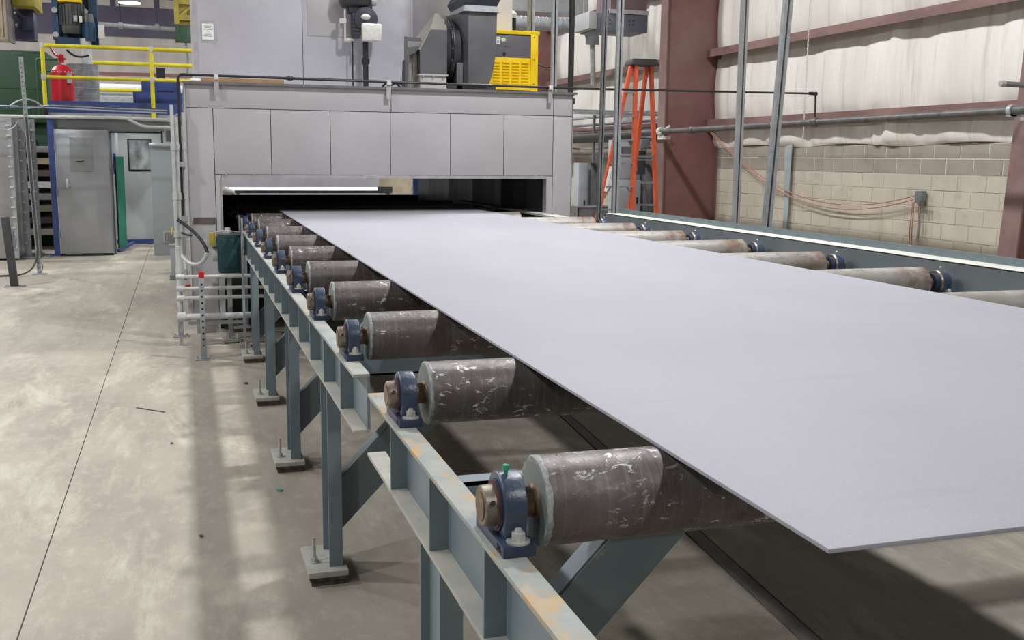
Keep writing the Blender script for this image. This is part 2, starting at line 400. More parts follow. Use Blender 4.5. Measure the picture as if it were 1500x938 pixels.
# faced insulation between the girts, sagging and puckered
def insulation(z0, z1, y0, y1, sag, seed):
    rnd = random.Random(seed); ny = int((y1-y0)/.06); nz = 14
    seams = [i*1.22 for i in range(-20, 40)]
    ph = [rnd.uniform(0, 6.28) for _ in range(6)]
    vs = []; fs = []
    for j in range(nz+1):
        v = j/nz
        for i in range(ny+1):
            y = y0 + (y1-y0)*i/ny
            dseam = min(abs(y-s) for s in seams)
            b = math.sin(PI*v)**.6*sag*(.75+.25*math.sin(y*1.9+ph[0]))*(1-.45*math.exp(-(dseam/.07)**2))
            b *= 1.25-.5*v
            b += (.014*math.sin(y*5.1+ph[1]+v*.6) + .008*math.sin(y*11+ph[2]-v*.8))*(1-.6*v)*min(1, 5*v+.3)
            b += .06*math.exp(-((y-y0-2.6)/.10)**2)*(.4+.6*v) + .05*math.exp(-((y-y0-2.9)/.06)**2)*(1-v)
            z = z0 + (z1-z0)*v + (.02*math.sin(y*2.6+ph[3]) if j == 0 else 0)
            vs.append((XW-.02-b, y, z))
    for j in range(nz):
        for i in range(ny):
            a = j*(ny+1)+i; fs.append((a, a+1, a+ny+2, a+ny+1))
    return MB().add(vs, fs).build('insulation_sheet', 'insulation', wr)
BAYS = [(-4, 8.85, 1), (8.95, 16.25, 2), (16.35, 24.55, 3), (24.65, 31.9, 4)]
for y0, y1, sd in BAYS:
    insulation(1.93, 2.31, y0, y1, .07, sd); insulation(2.34, 3.46, y0, y1, .07, sd+10); insulation(3.50, 4.75, y0, y1, .07, sd+20)
    insulation(4.8, 6.2, y0, y1, .1, sd+30)
for zg in (2.325, 3.48, 4.78):
    for y0, y1, sd in BAYS:
        m = MB().box(8.48, 8.745, y0, y1, zg-.004, zg+.004).box(8.474, 8.482, y0, y1, zg-.07, zg+.05)
        m.build('girt', 'girt', wr)
# steel building columns
def column(y, xb, xt, label):
    t = thing('steel_column', (8.0, y, 0), label, 'column', 'maroon building columns')
    m = MB().prism([(xb, 0), (8.70, 0), (8.70, ZC-.1), (xt, ZC-.1)], 'y', y-.008, y+.008); m.build('web', 'column_maroon', t)
    MB().prism([(xb-.022, 0), (xb, 0), (xt, ZC-.1), (xt-.022, ZC-.1)], 'y', y-.13, y+.13).build('flange', 'column_light', t)
    MB().box(8.70, 8.722, y-.13, y+.13, 0, ZC-.1).build('flange', 'column_light', t)
    MB().box(xb-.06, 8.722, y-.17, y+.17, 0, .02).build('base_plate', 'column_light', t)
column(16.3, 7.72, 7.72, 'broad maroon steel building column behind the orange ladder and wall pipe')
column(8.9, 8.20, 8.76-.08, 'rust-red tapered steel column cut by the right edge of the photo')
column(24.6, 7.75, 7.75, 'distant maroon steel column rising behind the yellow compressor')

# ------------------------------------------------------------------ conveyor frame
ZT, ZB = 1.002, .80
def channel(parent, y0, y1, yt, yw):
    m = MB().box(.515, .572, y0, yt, ZT-.011, ZT); m.build('top_flange', 'beam_top', parent, .002)
    MB().box(.562, .572, y0, yw, ZB+.011, ZT-.011).build('web', 'steel_paint', parent)
    MB().box(.515, .572, y0, y1, ZB, ZB+.011).build('bottom_flange', 'steel_paint_dusty', parent, .002)
def stiffener(parent, y): MB().box(.517, .562, y-.005, y+.005, ZB+.011, ZT-.011).build('stiffener', 'steel_paint', parent)
def post(parent, y, xc=.542, side=-1, top=ZB):
    p = MB().box(xc-.027, xc+.027, y, y+.008, .06, top).box(xc-.027, xc+.027, y+.202, y+.21, .06, top).box(xc-.004, xc+.004, y+.008, y+.202, .06, top)
    p = p.build('post', 'steel_paint', parent)
    x0, x1 = (xc-.117, xc+.043) if side < 0 else (xc-.043, xc+.117)
    b = box('base_plate', 'plate_cream', (x0, x1, y-.05, y+.26, .036, .06), parent, .003)
    MB().box(x0+.012, x1-.006, y-.042, y+.25, 0, .02).box(x0+.005, x1-.01, y-.046, y+.255, .022, .036).build('shim_pack', 'grout', b)
    xa = xc-.082 if side < 0 else xc+.082
    MB().cyl((xa, y+.07, .06), (xa, y+.07, .165), .008, n=10).cyl((xa, y+.07, .064), (xa, y+.07, .082), .017, n=6).cyl((xa, y+.07, .06), (xa, y+.07, .064), .023, n=14).build('anchor_bolt', 'zinc', b)
    return p
def cross(parent, y):
    MB().box(.572, 3.98, y, y+.008, .835, .985).box(.572, 3.98, y, y+.06, .977, .985).box(.572, 3.98, y, y+.06, .835, .843).build('cross_member', 'steel_paint', parent)
def brace(parent, y):
    m = MB().prism([(.569, .17), (.569, .385), (1.0, .833), (1.207, .833)], 'y', y+.1, y+.107)
    m.prism([(.569, .377), (.569, .388), (.993, .834), (1.003, .834)], 'y', y+.107, y+.18)
    m.build('brace', 'steel_paint', parent)
fr = thing('roller_conveyor', (2.2, 8, 0), 'grey-green steel conveyor frame running into the big machine, ending before the third roller', 'conveyor')
channel(fr, 3.40, 13.6, 13.6, 13.6)
y = 3.716
while y < 13.3:
    stiffener(fr, y); y += .476
for py in (4.09, 5.68, 7.28, 8.86, 10.46): post(fr, py); post(fr, py, 4.06, 1, .9); cross(fr, py+.06)
for py in (4.09, 5.68, 7.28, 8.86): brace(fr, py)
# right side rail of the frame
rr = MB().box(3.98, 3.99, 2.6, 9.62, .82, 1.18).build('side_rail', 'rail_grey', fr)
box('rail_cap', 'rail_cream', (3.98, 4.13, 2.6, 9.62, 1.172, 1.183), fr, .002)
box('rail_lip', 'steel_paint', (4.13, 4.142, 2.6, 9.62, .9, 1.225), fr)
MB().box(3.80, 3.98, 2.6, 9.6, ZT-.011, ZT).build('bearing_ledge', 'steel_paint', fr)
MB().box(3.34, 3.50, 9.7, 13.6, ZT-.011, ZT).box(3.49, 3.50, 9.7, 13.6, .82, ZT).build('inner_rail', 'rail_cream', fr)
box('inner_rail_cap', 'rail_cream', (3.46, 3.60, 9.56, 13.6, 1.13, 1.15), fr)
MB().box(3.985, 4.135, 9.62, 9.63, .9, 1.18).build('end_plate', 'rail_grey', fr)
nf = thing('roller_conveyor', (2.2, 1.5, 0), 'nearer short section of the conveyor frame carrying the two nearest rollers, rust stained on top', 'conveyor')
m = MB().box(.515, .572, -1.2, 3.11, ZT-.011, ZT); m.build('top_flange', 'beam_top_rust', nf, .002)
MB().box(.562, .572, -1.2, 2.75, ZB+.011, ZT-.011).build('web', 'steel_paint', nf)
MB().box(.515, .572, -1.2, 3.125, ZB, ZB+.011).build('bottom_flange', 'steel_paint_dusty', nf, .002)
for sy in (2.75, 2.275, 1.811, 1.335, .86, .38, -.1): stiffener(nf, sy)
for py in (2.16, -.2): post(nf, py); post(nf, py, 4.06, 1, .9); cross(nf, py+.06)
brace(nf, 2.16)
MB().box(3.98, 3.99, -1.2, 2.59, .82, 1.18).build('side_rail', 'rail_grey', nf)
box('rail_cap', 'rail_cream', (3.98, 4.13, -1.2, 2.59, 1.172, 1.183), nf, .002)
MB().box(3.80, 3.98, -1.2, 2.59, ZT-.011, ZT).build('bearing_ledge', 'steel_paint', nf)

# ------------------------------------------------------------------ rollers and bearings
ZA, RR = 1.074, .0865
RY = [1.811+.9524*i for i in range(13)]
ORD = ['nearest the camera', 'second from the camera', 'third from the camera', 'fourth from the camera', 'fifth from the camera', 'sixth from the camera',
       'seventh from the camera', 'eighth from the camera', 'ninth from the camera, just before the machine', 'tenth from the camera, just inside the machine mouth',
       'eleventh from the camera, in the dark tunnel', 'twelfth from the camera, in the dark tunnel', 'thirteenth from the camera, deepest in the dark tunnel']
def roller(y, x1, label):
    t = thing('conveyor_roller', (2.2, y, ZA-RR), label, 'roller', 'conveyor rollers')
    MB().lathe((.619, y, ZA), (1, 0, 0), [(0, RR-.004), (.004, RR), (x1-.619-.012, RR), (x1-.619, RR-.01)], 40).build('drum', 'roller_steel', t)
    MB().cyl((.6165, y, ZA), (.619, y, ZA), RR-.007, n=40).build('end_cap', 'grey_cap', t)
    n = 48; m = MB(); rnd = random.Random(int(y*100)); prof = []
    vs = []; fs = []
    for k, (dx, rb) in enumerate(((-.0028, RR-.012), (-.0034, RR-.003), (.001, RR+.001), (.0055, RR+.0003))):
        for i in range(n):
            a = 2*PI*i/n; r = rb + rnd.uniform(-.0012, .0012); vs.append((.619+dx+(rnd.uniform(-.002, .003) if k == 3 else 0), y+r*math.cos(a), ZA+r*math.sin(a)))
    for k in range(3):
        for i in range(n): fs.append((k*n+i, k*n+(i+1) % n, (k+1)*n+(i+1) % n, (k+1)*n+i))
    MB().add(vs, fs).build('weld_bead', 'weld', t)
    s = MB().lathe((.508, y, ZA), (1, 0, 0), [(0, .0285), (.1, .0285), (.104, .034), (.1088, .036)], 22).build('shaft', 'rusty_shaft', t)
    MB().cyl((x1, y, ZA), (x1+.17, y, ZA), .0285, n=16).build('stub_shaft', 'rusty_shaft', t)
    return t
for i, y in enumerate(RY):
    lab = ('brown mill-scale steel conveyor roller %s' % ORD[i])
    if i == 0: lab = 'brown steel conveyor roller nearest the camera, white scuffs on its drum'
    roller(y, 3.772 if i < 9 else 3.33, lab)

def bearing(label):
    # built about the shaft axis at the origin of the beam top: x 0.555, y 0
    t = thing('pillow_block_bearing', (.555, 0, ZT), label, 'bearing', 'pillow block bearings on the left beam')
    h = ZA-ZT
    # base with raised feet
    MB().box(.527, .590, -.094, .094, ZT, ZT+.022).build('base', 'bearing_dark', t, .003)
    prof = [(-.058, ZT+.018), (-.054, ZT+.04)]
    for k in range(0, 17):
        a = PI - PI*k/16; prof.append((.063*math.cos(a), ZA+.063*math.sin(a)))
    prof += [(.054, ZT+.04), (.058, ZT+.018)]
    MB().prism(prof, 'x', .541, .584).build('housing', 'bearing_blue', t, .004, seg=3)
    MB().cyl((.537, 0, ZA), (.5415, 0, ZA), .050, n=28).build('bore_recess', 'bearing_dark', t)
    MB().cyl((.535, 0, ZA), (.539, 0, ZA), .046, n=28).build('seal', 'seal_red', t)
    c = MB().lathe((.510, 0, ZA), (1, 0, 0), [(0, .036), (.002, .0385), (.026, .0395)], 26).build('collar', 'bearing_steel', t)
    MB().cyl((.523, -.036, ZA+.015), (.523, -.0425, ZA+.0175), .0045, n=8).build('set_screw', 'black', c)
    for s in (-1, 1):
        bl = MB().cyl((.562, .072*s, ZT+.022), (.562, .072*s, ZT+.0255), .0225, n=22).build('washer', 'zinc', t)
        MB().cyl((.562, .072*s, ZT+.0255), (.562, .072*s, ZT+.041), .0128, n=6).cyl((.562, .072*s, ZT+.041), (.562, .072*s, ZT+.048), .0075, .006, n=10).build('bolt', 'zinc', bl)
    lt = text_mesh('206', .017, .0012)
    lt.materials.append(MATS['black'])
    o = inst(lt, 'cast_lettering', t, (.5268, -.066, ZT+.011)); o.rotation_euler = (PI/2, 0, -PI/2)
    return t
BO = ['nearest the camera, green grease cap on top', 'second from the camera', 'third from the camera', 'fourth from the camera', 'fifth from the camera',
      'sixth from the camera', 'seventh from the camera', 'eighth from the camera, beside the gearbox', 'ninth from the camera, at the machine mouth', 'tenth from the camera, inside the machine mouth', 'eleventh from the camera, in the dark tunnel']
b0 = bearing('blue pillow block bearing on the left beam, ' + BO[0])
BG = 'pillow block bearings on the left beam'
protos = [b0]
for i in range(1, 11): dup(b0, (.555, RY[i], ZT), 'blue pillow block bearing on the left beam, ' + BO[i], BG)
b0.location = (.555, RY[0], ZT); ORG[b0.name] = Vector((.555, RY[0], ZT))
g = MB().cyl((.556, RY[0]-.01, ZA+.062), (.556, RY[0]-.01, ZA+.069), .004, n=8).cyl((.556, RY[0]-.01, ZA+.069), (.556, RY[0]-.01, ZA+.079), .0062, n=10).build('grease_cap', 'grease_cap', b0)
# bearings at the right-hand rail
def bearing_right(label):
    t = thing('flange_bearing', (3.88, 0, ZT), label, 'bearing', 'bearings along the right rail')
    MB().box(3.845, 3.915, -.094, .094, ZT, ZT+.022).build('base', 'bearing_dark', t, .003)
    prof = [(-.066, ZT+.018)] + [(.068*math.cos(PI-PI*k/14), ZA+.068*math.sin(PI-PI*k/14)) for k in range(15)] + [(.066, ZT+.018)]
    MB().prism(prof, 'x', 3.855, 3.908).build('housing', 'bearing_blue', t, .004)
    MB().cyl((3.822, 0, ZA), (3.857, 0, ZA), .052, n=24).build('collar', 'bearing_dark', t)
    MB().cyl((3.845, 0, ZA), (3.8555, 0, ZA), .066, .07, n=28).build('seal_ring', 'bearing_steel', t)
    for s in (-1, 1): MB().cyl((3.885, .072*s, ZT+.022), (3.885, .072*s, ZT+.026), .024, n=18).sphere((3.885, .072*s, ZT+.034), .015, 10, 6).build('bolt', 'zinc', t)
    MB().cyl((3.885, 0, ZA+.066), (3.885, 0, ZA+.076), .005, n=8).sphere((3.885, 0, ZA+.08), .008, 8, 6).build('grease_fitting', 'zinc', t)
    return t
RG = 'bearings along the right rail'
RO = ['hidden at the nearest roller right end', 'second along the right rail, out of frame', 'third along the right rail, at the photo edge', 'nearest of those fully in view', 'second fully seen from the right photo edge',
      'third fully seen from the right photo edge', 'fourth fully seen from the right photo edge', 'fifth fully seen from the right photo edge', 'farthest seen, by the orange ladder foot']
r0 = bearing_right('dark blue bearing on the right rail, ' + RO[3])
for i in (2, 4, 5, 6, 7, 8): dup(r0, (3.88, RY[i], ZT), 'dark blue bearing on the right rail, ' + RO[i], RG)
r0.location = (3.88, RY[3], ZT)

# ------------------------------------------------------------------ the plate
PZ0 = ZA+RR+.0005
MB().prism([(.866, 1.23), (3.075, 1.23), (2.985, 10.8), (.918, 10.8)], 'z', PZ0, PZ0+.0075).build('steel_plate', 'blasted_plate', None, .0015)
tag(bpy.data.objects['steel_plate'], 'long wide bare steel plate lying on the conveyor rollers, matte lavender grey', 'plate')

# ------------------------------------------------------------------ big grey machine
YM, YE, ZM = 10.35, 16.5, 2.365
mc = thing('shot_blast_machine', (1.97, 12, 0), 'huge grey sheet-metal machine with a wide dark slot that swallows the steel plate', 'machine')
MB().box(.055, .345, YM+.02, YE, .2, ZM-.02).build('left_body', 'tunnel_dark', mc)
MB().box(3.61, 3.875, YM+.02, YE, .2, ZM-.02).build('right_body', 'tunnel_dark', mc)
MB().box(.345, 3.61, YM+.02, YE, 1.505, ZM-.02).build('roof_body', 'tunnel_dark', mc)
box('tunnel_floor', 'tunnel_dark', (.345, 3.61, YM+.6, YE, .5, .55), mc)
box('exit_shade_panel', 'tunnel_dark', (.345, 3.61, 16.4, 16.45, .55, 1.115), mc)  # added dark panel, stands in for the black shade below the exit
box('outer_side', 'machine_paint', (.045, .054, YM, YE, .18, ZM), mc)
box('outer_side', 'machine_paint', (3.876, 3.886, YM, YE, .18, ZM), mc)
box('top_plate', 'machine_trim', (.03, 3.9, YM, YE, ZM-.01, ZM), mc)
for (x0, x1, y0, y1) in ((.08, .3, YM+.1, YM+.3), (3.64, 3.85, YM+.1, YM+.3), (.08, .3, YE-.3, YE-.1), (3.64, 3.85, YE-.3, YE-.1)): box('foot', 'machine_trim', (x0, x1, y0, y1, 0, .2), mc)
G = .003
def panel(x0, x1, z0, z1): return box('panel', 'machine_paint', (x0+G, x1-G, YM, YM+.02, z0+G, z1-G), mc, .0025)
zs = 2.145
for x0, x1 in ((.046, 1.98), (1.98, 3.672), (3.672, 3.887)): panel(x0, x1, zs, ZM-.005)
xs = [.291, .818, 1.382, 1.971, 2.58, 3.14, 3.672]
panel(.046, .291, .18, zs); panel(3.672, 3.887, .18, zs)
for x0, x1 in zip(xs[:-1], xs[1:]): panel(x0, x1, 1.53, zs)
panel(.291, .353, .18, 1.53); panel(3.602, 3.672, .18, 1.53)
MB().box(.353, 3.602, YM-.004, YM+.016, 1.5, 1.53).build('opening_flange', 'machine_trim', mc)
MB().box(.343, .353, YM-.012, YM+.1, .5, 1.505).build('jamb_angle', 'machine_trim', mc)
MB().box(3.602, 3.612, YM-.012, YM+.1, .5, 1.505).build('jamb_angle', 'machine_trim', mc)
MB().prism([(YM-.035, ZM+.02), (YM-.035, ZM-.002), (YM-.03, ZM-.002), (YM-.03, ZM+.012), (YM+.03, ZM+.012), (YM+.03, ZM+.02)], 'x', .03, 3.92).build('top_lip', 'machine_lip', mc)
for i in range(13):
    x = .353+ (3.602-.353)*(i+.15)/12.6
    MB().cyl((x, YM-.012, 1.535), (x, YM, 1.535), .009, n=8).build('bolt_head', 'zinc', mc)
box('bracket_bar', 'brown_bar', (.085, .285, YM-.012, YM, 1.07, 1.125), mc)
# rubber strips hanging along the right inner side
for i in range(14):
    y = YM+.12+i*.42
    MB().prism([(3.60, y), (3.606, y), (3.57-.02*(i % 3), y+.40), (3.562-.02*(i % 3), y+.40)], 'z', .9, 1.5).build('rubber_strip', 'rubber_strip', mc)
for i in range(9):
    y = YM+.3+i*.6
    box('rubber_strip', 'rubber_strip', (.346, .352, y, y+.57, .8, 1.5), mc)
# tall upper housing
uh = thing('upper_housing', (1.95, 13.5, ZM), 'tall silver-grey sheet-metal housing rising from the machine top, paper notice on it', 'machine')
box('core', 'upper_sheet', (.186, 3.72, 12.02, 16.2, ZM, 5.6), uh)
for x0, x1 in ((.176, 1.312), (1.318, 2.56), (2.566, 3.73)): box('panel', 'upper_sheet', (x0, x1, 12.0, 12.02, ZM, 5.6), uh, .003)
MB().box(.16, .2, 11.985, 12.03, ZM, 5.6).build('corner_angle', 'machine_trim', uh)
box('cover_plate', 'machine_paint', (1.37, 1.98, 11.992, 12.0, 3.02, 3.7), uh, .002)
nt = box('notice', 'paper', (.254, .372, 11.994, 11.9985, 2.935, 3.10), uh)
m = MB()
for k, (wd, zz) in enumerate(((.085, 3.075), (.065, 3.057), (.086, 3.04), (.036, 3.022), (.07, 2.99), (.09, 2.97))): m.box(.313-wd/2, .313+wd/2, 11.9935, 11.994, zz-.003, zz+.003)
m.build('faint_lines', 'ink', nt)
box('notice_pocket', 'tape', (.24, .405, 11.9985, 12.0, 2.90, 3.13), uh)
MB().box(3.3, 3.45, 11.99, 12.0, ZM, 4.6).build('seam_strip', 'machine_trim', uh)
# things on the machine top
tag(box('cardboard_strip', 'cardboard', (.20, .96, YM+.09, YM+.2, ZM+.003, ZM+.065), None, .003), 'brown cardboard strip lying on the front left top edge of the machine', 'cardboard')
ft = thing('pipe_fitting', (.16, YM+.1, ZM), 'small white pipe fitting on the machine top beside the cardboard strip', 'fitting')
MB().cyl((.10, YM+.1, ZM+.03), (.19, YM+.1, ZM+.03), .022, n=12).build('body', 'cover_white', ft); MB().cyl((.135, YM+.1, ZM), (.135, YM+.1, ZM+.03), .018, n=10).build('outlet', 'conduit_white', ft)

# black gas line across the machine top to the wall pipe
gl = thing('gas_line', (2, YM-.03, ZM+.02), 'thin black pipe running along the machine top edge and across to the wall pipe', 'pipe')
pts = [(-.012, 10.30, 1.12), (-.010, 10.30, 2.40)] + arc((-.01, 10.30, 2.40), (-.01, 10.30, 2.44), (.03, 10.30, 2.44), 4)[1:] + [(3.96, 10.3, 2.425), (7.58, 11.64, 2.545)] + arc((7.58, 11.64, 2.545), (7.62, 11.655, 2.545), (7.62, 11.655, 2.50), 4)[1:] + [(7.62, 11.64, 2.245)]
MB().tube(pts, .0125, 10).build('line', 'black_pipe', gl)
for x in (.33, 1.95, 3.62):
    c = MB().box(x-.02, x+.02, 10.285, 10.315, 2.405, 2.45); c.build('clamp', 'cover_white', gl)
    MB().box(x-.022, x+.022, YM-.045, YM-.036, 2.27, 2.41).build('strap_bracket', 'machine_trim', gl)
MB().lathe((7.50, 11.61, 2.545), (.94, .35, 0), [(0, .02), (.12, .022)], 10).sphere((7.62, 11.655, 2.545), .026, 10, 6).build('elbow', 'black_pipe', gl)
MB().sphere((1.0, 10.3, 2.437), .022, 10, 6).cyl((.97, 10.3, 2.437), (1.03, 10.3, 2.437), .018, n=8).build('coupling', 'black_pipe', gl)

# ------------------------------------------------------------------ fan blower
ZF = ZM+.026
fb = thing('fan_blower', (2.8, 11.4, ZM), 'dark grey industrial fan with inlet box and upright outlet on the machine top', 'fan')
box('pedestal', 'fan_light', (2.45, 2.735, 11.15, 11.75, ZF, 2.575), fb, .004)
MB().box(2.435, 2.75, 11.13, 11.77, 2.568, 2.585).build('pedestal_flange', 'fan_light', fb)
for x in (2.48, 2.59, 2.70): MB().cyl((x, 11.125, 2.56), (x, 11.14, 2.56), .008, n=6).build('flange_bolt', 'zinc', fb)
# inlet box: front face polygon, hood slopes back
A = [(2.447, 2.585), (2.74, 2.585), (2.74, 3.048), (2.56, 3.048), (2.447, 2.84)]
Bk = [(2.43, 2.585), (2.80, 2.585), (2.86, 3.27), (2.74, 3.29), (2.43, 2.90)]
vs = [(x, 11.15, z) for x, z in A] + [(x, 11.7, z) for x, z in Bk]
MB().add(vs, [(0,1,2,3,4), (9,8,7,6,5), (0,5,6,1), (1,6,7,2), (4,9,5,0)]).build('inlet_box', 'fan_grey', fb)
MB().add([vs[2], vs[3], vs[8], vs[7]] + [vs[3], vs[4], vs[9], vs[8]] + [vs[4], vs[0], vs[5], vs[9]], [(0,1,2,3), (4,5,6,7), (8, 9, 10, 11)]).build('hood', 'fan_beige', fb)
MB().prism([(2.43, 2.835), (2.448, 2.835), (2.563, 3.046), (2.55, 3.056)], 'y', 11.14, 11.18).build('hood_edge', 'fan_beige', fb)
cz, cy_ = 2.86, 11.5
f1 = MB().lathe((2.745, cy_, cz), (1, 0, 0), [(0, .30), (.05, .32), (.06, .35), (.068, .35)], 36).build('inlet_cone', 'fan_dark', fb)
f2 = MB().lathe((2.82, cy_, cz), (1, 0, 0), [(0, .36), (.01, .36), (.012, .33), (.09, .31)], 36).build('flange_ring', 'fan_dark', fb)
for k in range(18):
    a = 2*PI*k/18; MB().cyl((2.800, cy_+.335*math.cos(a), cz+.335*math.sin(a)), (2.83, cy_+.335*math.cos(a), cz+.335*math.sin(a)), .009, n=6).build('ring_bolt', 'zinc', fb)
prof = [(2.965, 2.50), (3.20, 2.50), (3.225, 2.56), (3.25, 2.66), (3.27, 2.78), (3.282, 2.92), (3.286, 3.25), (2.965, 3.25)]
MB().prism(prof, 'y', 11.12, 11.75).build('scroll_outlet', 'fan_grey', fb, .004)
MB().add([(2.965, 11.12, 2.5), (2.965, 11.12, 3.25), (2.84, 11.6, 3.25), (2.90, 11.75, 3.25), (2.90, 11.75, 2.5), (2.90, 11.3, 2.5), (2.965, 11.75, 2.5), (2.965, 11.75, 3.25), (2.92, 11.26, 2.8)],
         [(0, 1, 8), (1, 2, 8), (2, 5, 8), (5, 0, 8), (2, 3, 4, 5), (3, 7, 6, 4), (0, 5, 4, 6), (1, 7, 3, 2)]).build('scroll_side', 'fan_grey', fb)
box('scroll_foot', 'fan_grey', (2.86, 2.93, 11.2, 11.7, ZF, 2.72), fb, .003)
box('scroll_base', 'fan_dark', (2.75, 3.30, 11.2, 11.8, ZF, 2.49), fb)
# flared collar and flexible connector
def frustum(x0, x1, y0, y1, z0, X0, X1, Y0, Y1, z1):
    return [(x0,y0,z0),(x1,y0,z0),(x1,y1,z0),(x0,y1,z0),(X0,Y0,z1),(X1,Y0,z1),(X1,Y1,z1),(X0,Y1,z1)]
BF = [(0,3,2,1),(4,5,6,7),(0,1,5,4),(1,2,6,5),(2,3,7,6),(3,0,4,7)]
MB().add(frustum(2.90, 3.31, 11.08, 11.8, 3.25, 2.93, 3.285, 11.12, 11.76, 3.315), BF).build('outlet_collar', 'galv', fb)
m = MB()
zz = 3.315
for k in range(6):
    e = .03 if k % 2 else 0
    m.add(frustum(2.93-e+.0, 3.285+e, 11.12-e, 11.76+e, zz, 2.93-.03+e, 3.285+.03-e, 11.12-.03+e, 11.76+.03-e, zz+.07), BF); zz += .07
m.build('flexible_connector', 'flex_dark', fb)
box('outlet_duct', 'galv', (2.93, 3.285, 11.12, 11.76, zz, 5.6), fb)
# motor frame at the left
MB().box(2.295, 2.325, 11.2, 11.24, ZF, 2.97).box(2.325, 2.47, 11.2, 11.24, 2.93, 2.965).prism([(2.33, 2.86), (2.465, 2.88), (2.40, 2.80), (2.33, 2.78)], 'y', 11.2, 11.3).build('motor_frame', 'fan_grey', fb)
MB().box(2.36, 2.395, 11.3, 11.34, ZF, 2.82).box(2.40, 2.44, 11.26, 11.3, ZF, 2.84).build('upright', 'fan_beige', fb)
MB().prism([(2.245, ZF), (2.275, ZF), (2.275, 2.70), (2.265, 2.72), (2.255, 2.70)], 'y', 11.1, 11.14).build('guard_bar', 'fan_dark', fb)
fb.location = (2.699, 10.99, 2.342); fb.scale = (.964, .964, .964)
tag(MB().tube(arc((1.98, 11.0, ZM+.01), (2.1, 11.0, 2.60), (2.24, 11.0, ZM+.01), 10), .012, 6).tube(arc((2.02, 10.9, ZM+.01), (2.16, 10.9, 2.55), (2.3, 10.95, ZM+.02), 10), .010, 6).build('power_cord', 'black'), 'loops of black cord lying on the machine top left of the fan', 'cord')

# ------------------------------------------------------------------ yellow compressor
cp = thing('air_compressor', (3.5, 11.5, ZM), 'bright yellow compressor cabinet with grey upper panel and louvres beside the fan', 'compressor')
MB().box(3.31, 3.69, 11.235, 11.9, 2.47, 3.02).build('core', 'comp_grey', cp)
MB().add(frustum(3.22, 3.80, 11.2, 11.95, 3.045, 3.22, 3.80, 11.2, 11.95, 3.085), BF).build('top_rail', 'yellow', cp, .004)
MB().box(3.70, 3.782, 11.2, 11.95, ZM, 3.05).build('corner_post', 'yellow', cp, .004)
box('upper_panel', 'comp_grey', (3.23, 3.697, 11.218, 11.235, 2.80, 3.04), cp, .002)
lp = box('louvre_panel', 'yellow', (3.20, 3.70, 11.212, 11.235, 2.45, 2.797), cp, .002)
for i in range(4):
    for j in range(8):
        x = 3.27+.108*i; z = 2.515+.032*j
        MB().prism([(11.213, z), (11.195, z), (11.213, z+.017)], 'x', x, x+.08).build('louvre', 'yellow', lp)
for z in (2.52, 2.78, 3.02): MB().cyl((3.735, 11.194, z), (3.735, 11.201, z), .006, n=8).build('screw', 'black', cp)
st = box('instruction_label', 'paper', (3.29, 3.352, 11.214, 11.2175, 2.935, 3.012), cp); box('label_tab', 'paper', (3.29, 3.303, 11.2138, 11.2174, 2.905, 2.937), st)
box('label_band', 'sticker_green', (3.298, 3.34, 11.2134, 11.214, 2.992, 3.004), st); box('label_picture', 'tape', (3.312, 3.34, 11.2134, 11.214, 2.947, 2.975), st)
MB().prism([(3.358, 2.985), (3.378, 3.005), (3.41, 3.005), (3.41, 2.968), (3.385, 2.968), (3.376, 2.958), (3.374, 2.968)], 'y', 11.214, 11.2175).build('arrow_sticker', 'sticker', cp)
for z in (3.012, 2.99, 2.968): MB().prism([(3.414, z-.009), (3.432, z-.009), (3.423, z+.009)], 'y', 11.214, 11.2175).build('warning_sticker', 'sticker_green', cp)
for k in range(3): MB().cyl((3.398+.02*k, 11.213, 2.913), (3.398+.02*k, 11.219, 2.913), .0055, n=8).build('indicator', 'black', cp)
MB().cyl((3.398, 11.205, 2.835), (3.398, 11.219, 2.835), .016, n=14).build('knob', 'black', cp)
MB().box(3.782, 3.80, 11.30, 11.40, 2.80, 2.89).build('switch_box', 'fan_dark', cp, .003)
MB().cyl((3.80, 11.35, 2.845), (3.83, 11.35, 2.845), .042, .036, n=18).build('stop_button', 'red', cp)
MB().tube(arc((3.80, 11.32, 2.78), (3.84, 11.3, 2.70), (3.93, 11.05, 2.70), 8), .009, 6).build('lead', 'black', cp)

# burner valve train on the housing front
vt = thing('valve_train', (1.95, 11.85, ZM), 'dark motorised valve train on a black riser with white bag, on the machine top', 'valve')
MB().cyl((1.985, 11.85, ZM), (1.985, 11.85, 3.0), .03, n=14).lathe((1.985, 11.85, 2.72), (0, 0, 1), [(0, .032), (.01, .044), (.06, .044), (.07, .032)], 14).build('riser', 'black_pipe', vt)
MB().cyl((1.845, 11.88, ZM), (1.845, 11.88, 3.1), .008, n=8).build('thin_tube', 'black', vt)
MB().box(1.83, 1.92, 11.78, 11.9, 3.0, 3.26).lathe((1.98, 11.84, 3.2), (0, 1, 0), [(-.08, .13), (.06, .13)], 20).box(1.80, 2.06, 11.8, 11.92, 3.26, 3.5).build('valve_body', 'flex_dark', vt, .01)
m = MB()
for z in range(5): m.box(1.835, 1.925, 11.77, 11.782, 3.03+z*.04, 3.045+z*.04)
m.build('cooling_fin', 'fan_dark', vt)
MB().lathe((1.70, 11.84, 3.46), (1, 0, 0), [(0, .10), (.03, .14), (.3, .14), (.34, .1)], 18).build('motor', 'fan_dark', vt)
MB().add(frustum(1.935, 2.135, 11.7, 11.84, 2.965, 1.925, 2.145, 11.71, 11.84, 3.15), BF).build('plastic_bag', 'cover_white', vt, .02, seg=3)
MB().sphere((1.975, 11.77, 3.22), .055, 12, 8, .6).build('white_cap', 'cover_white', vt)
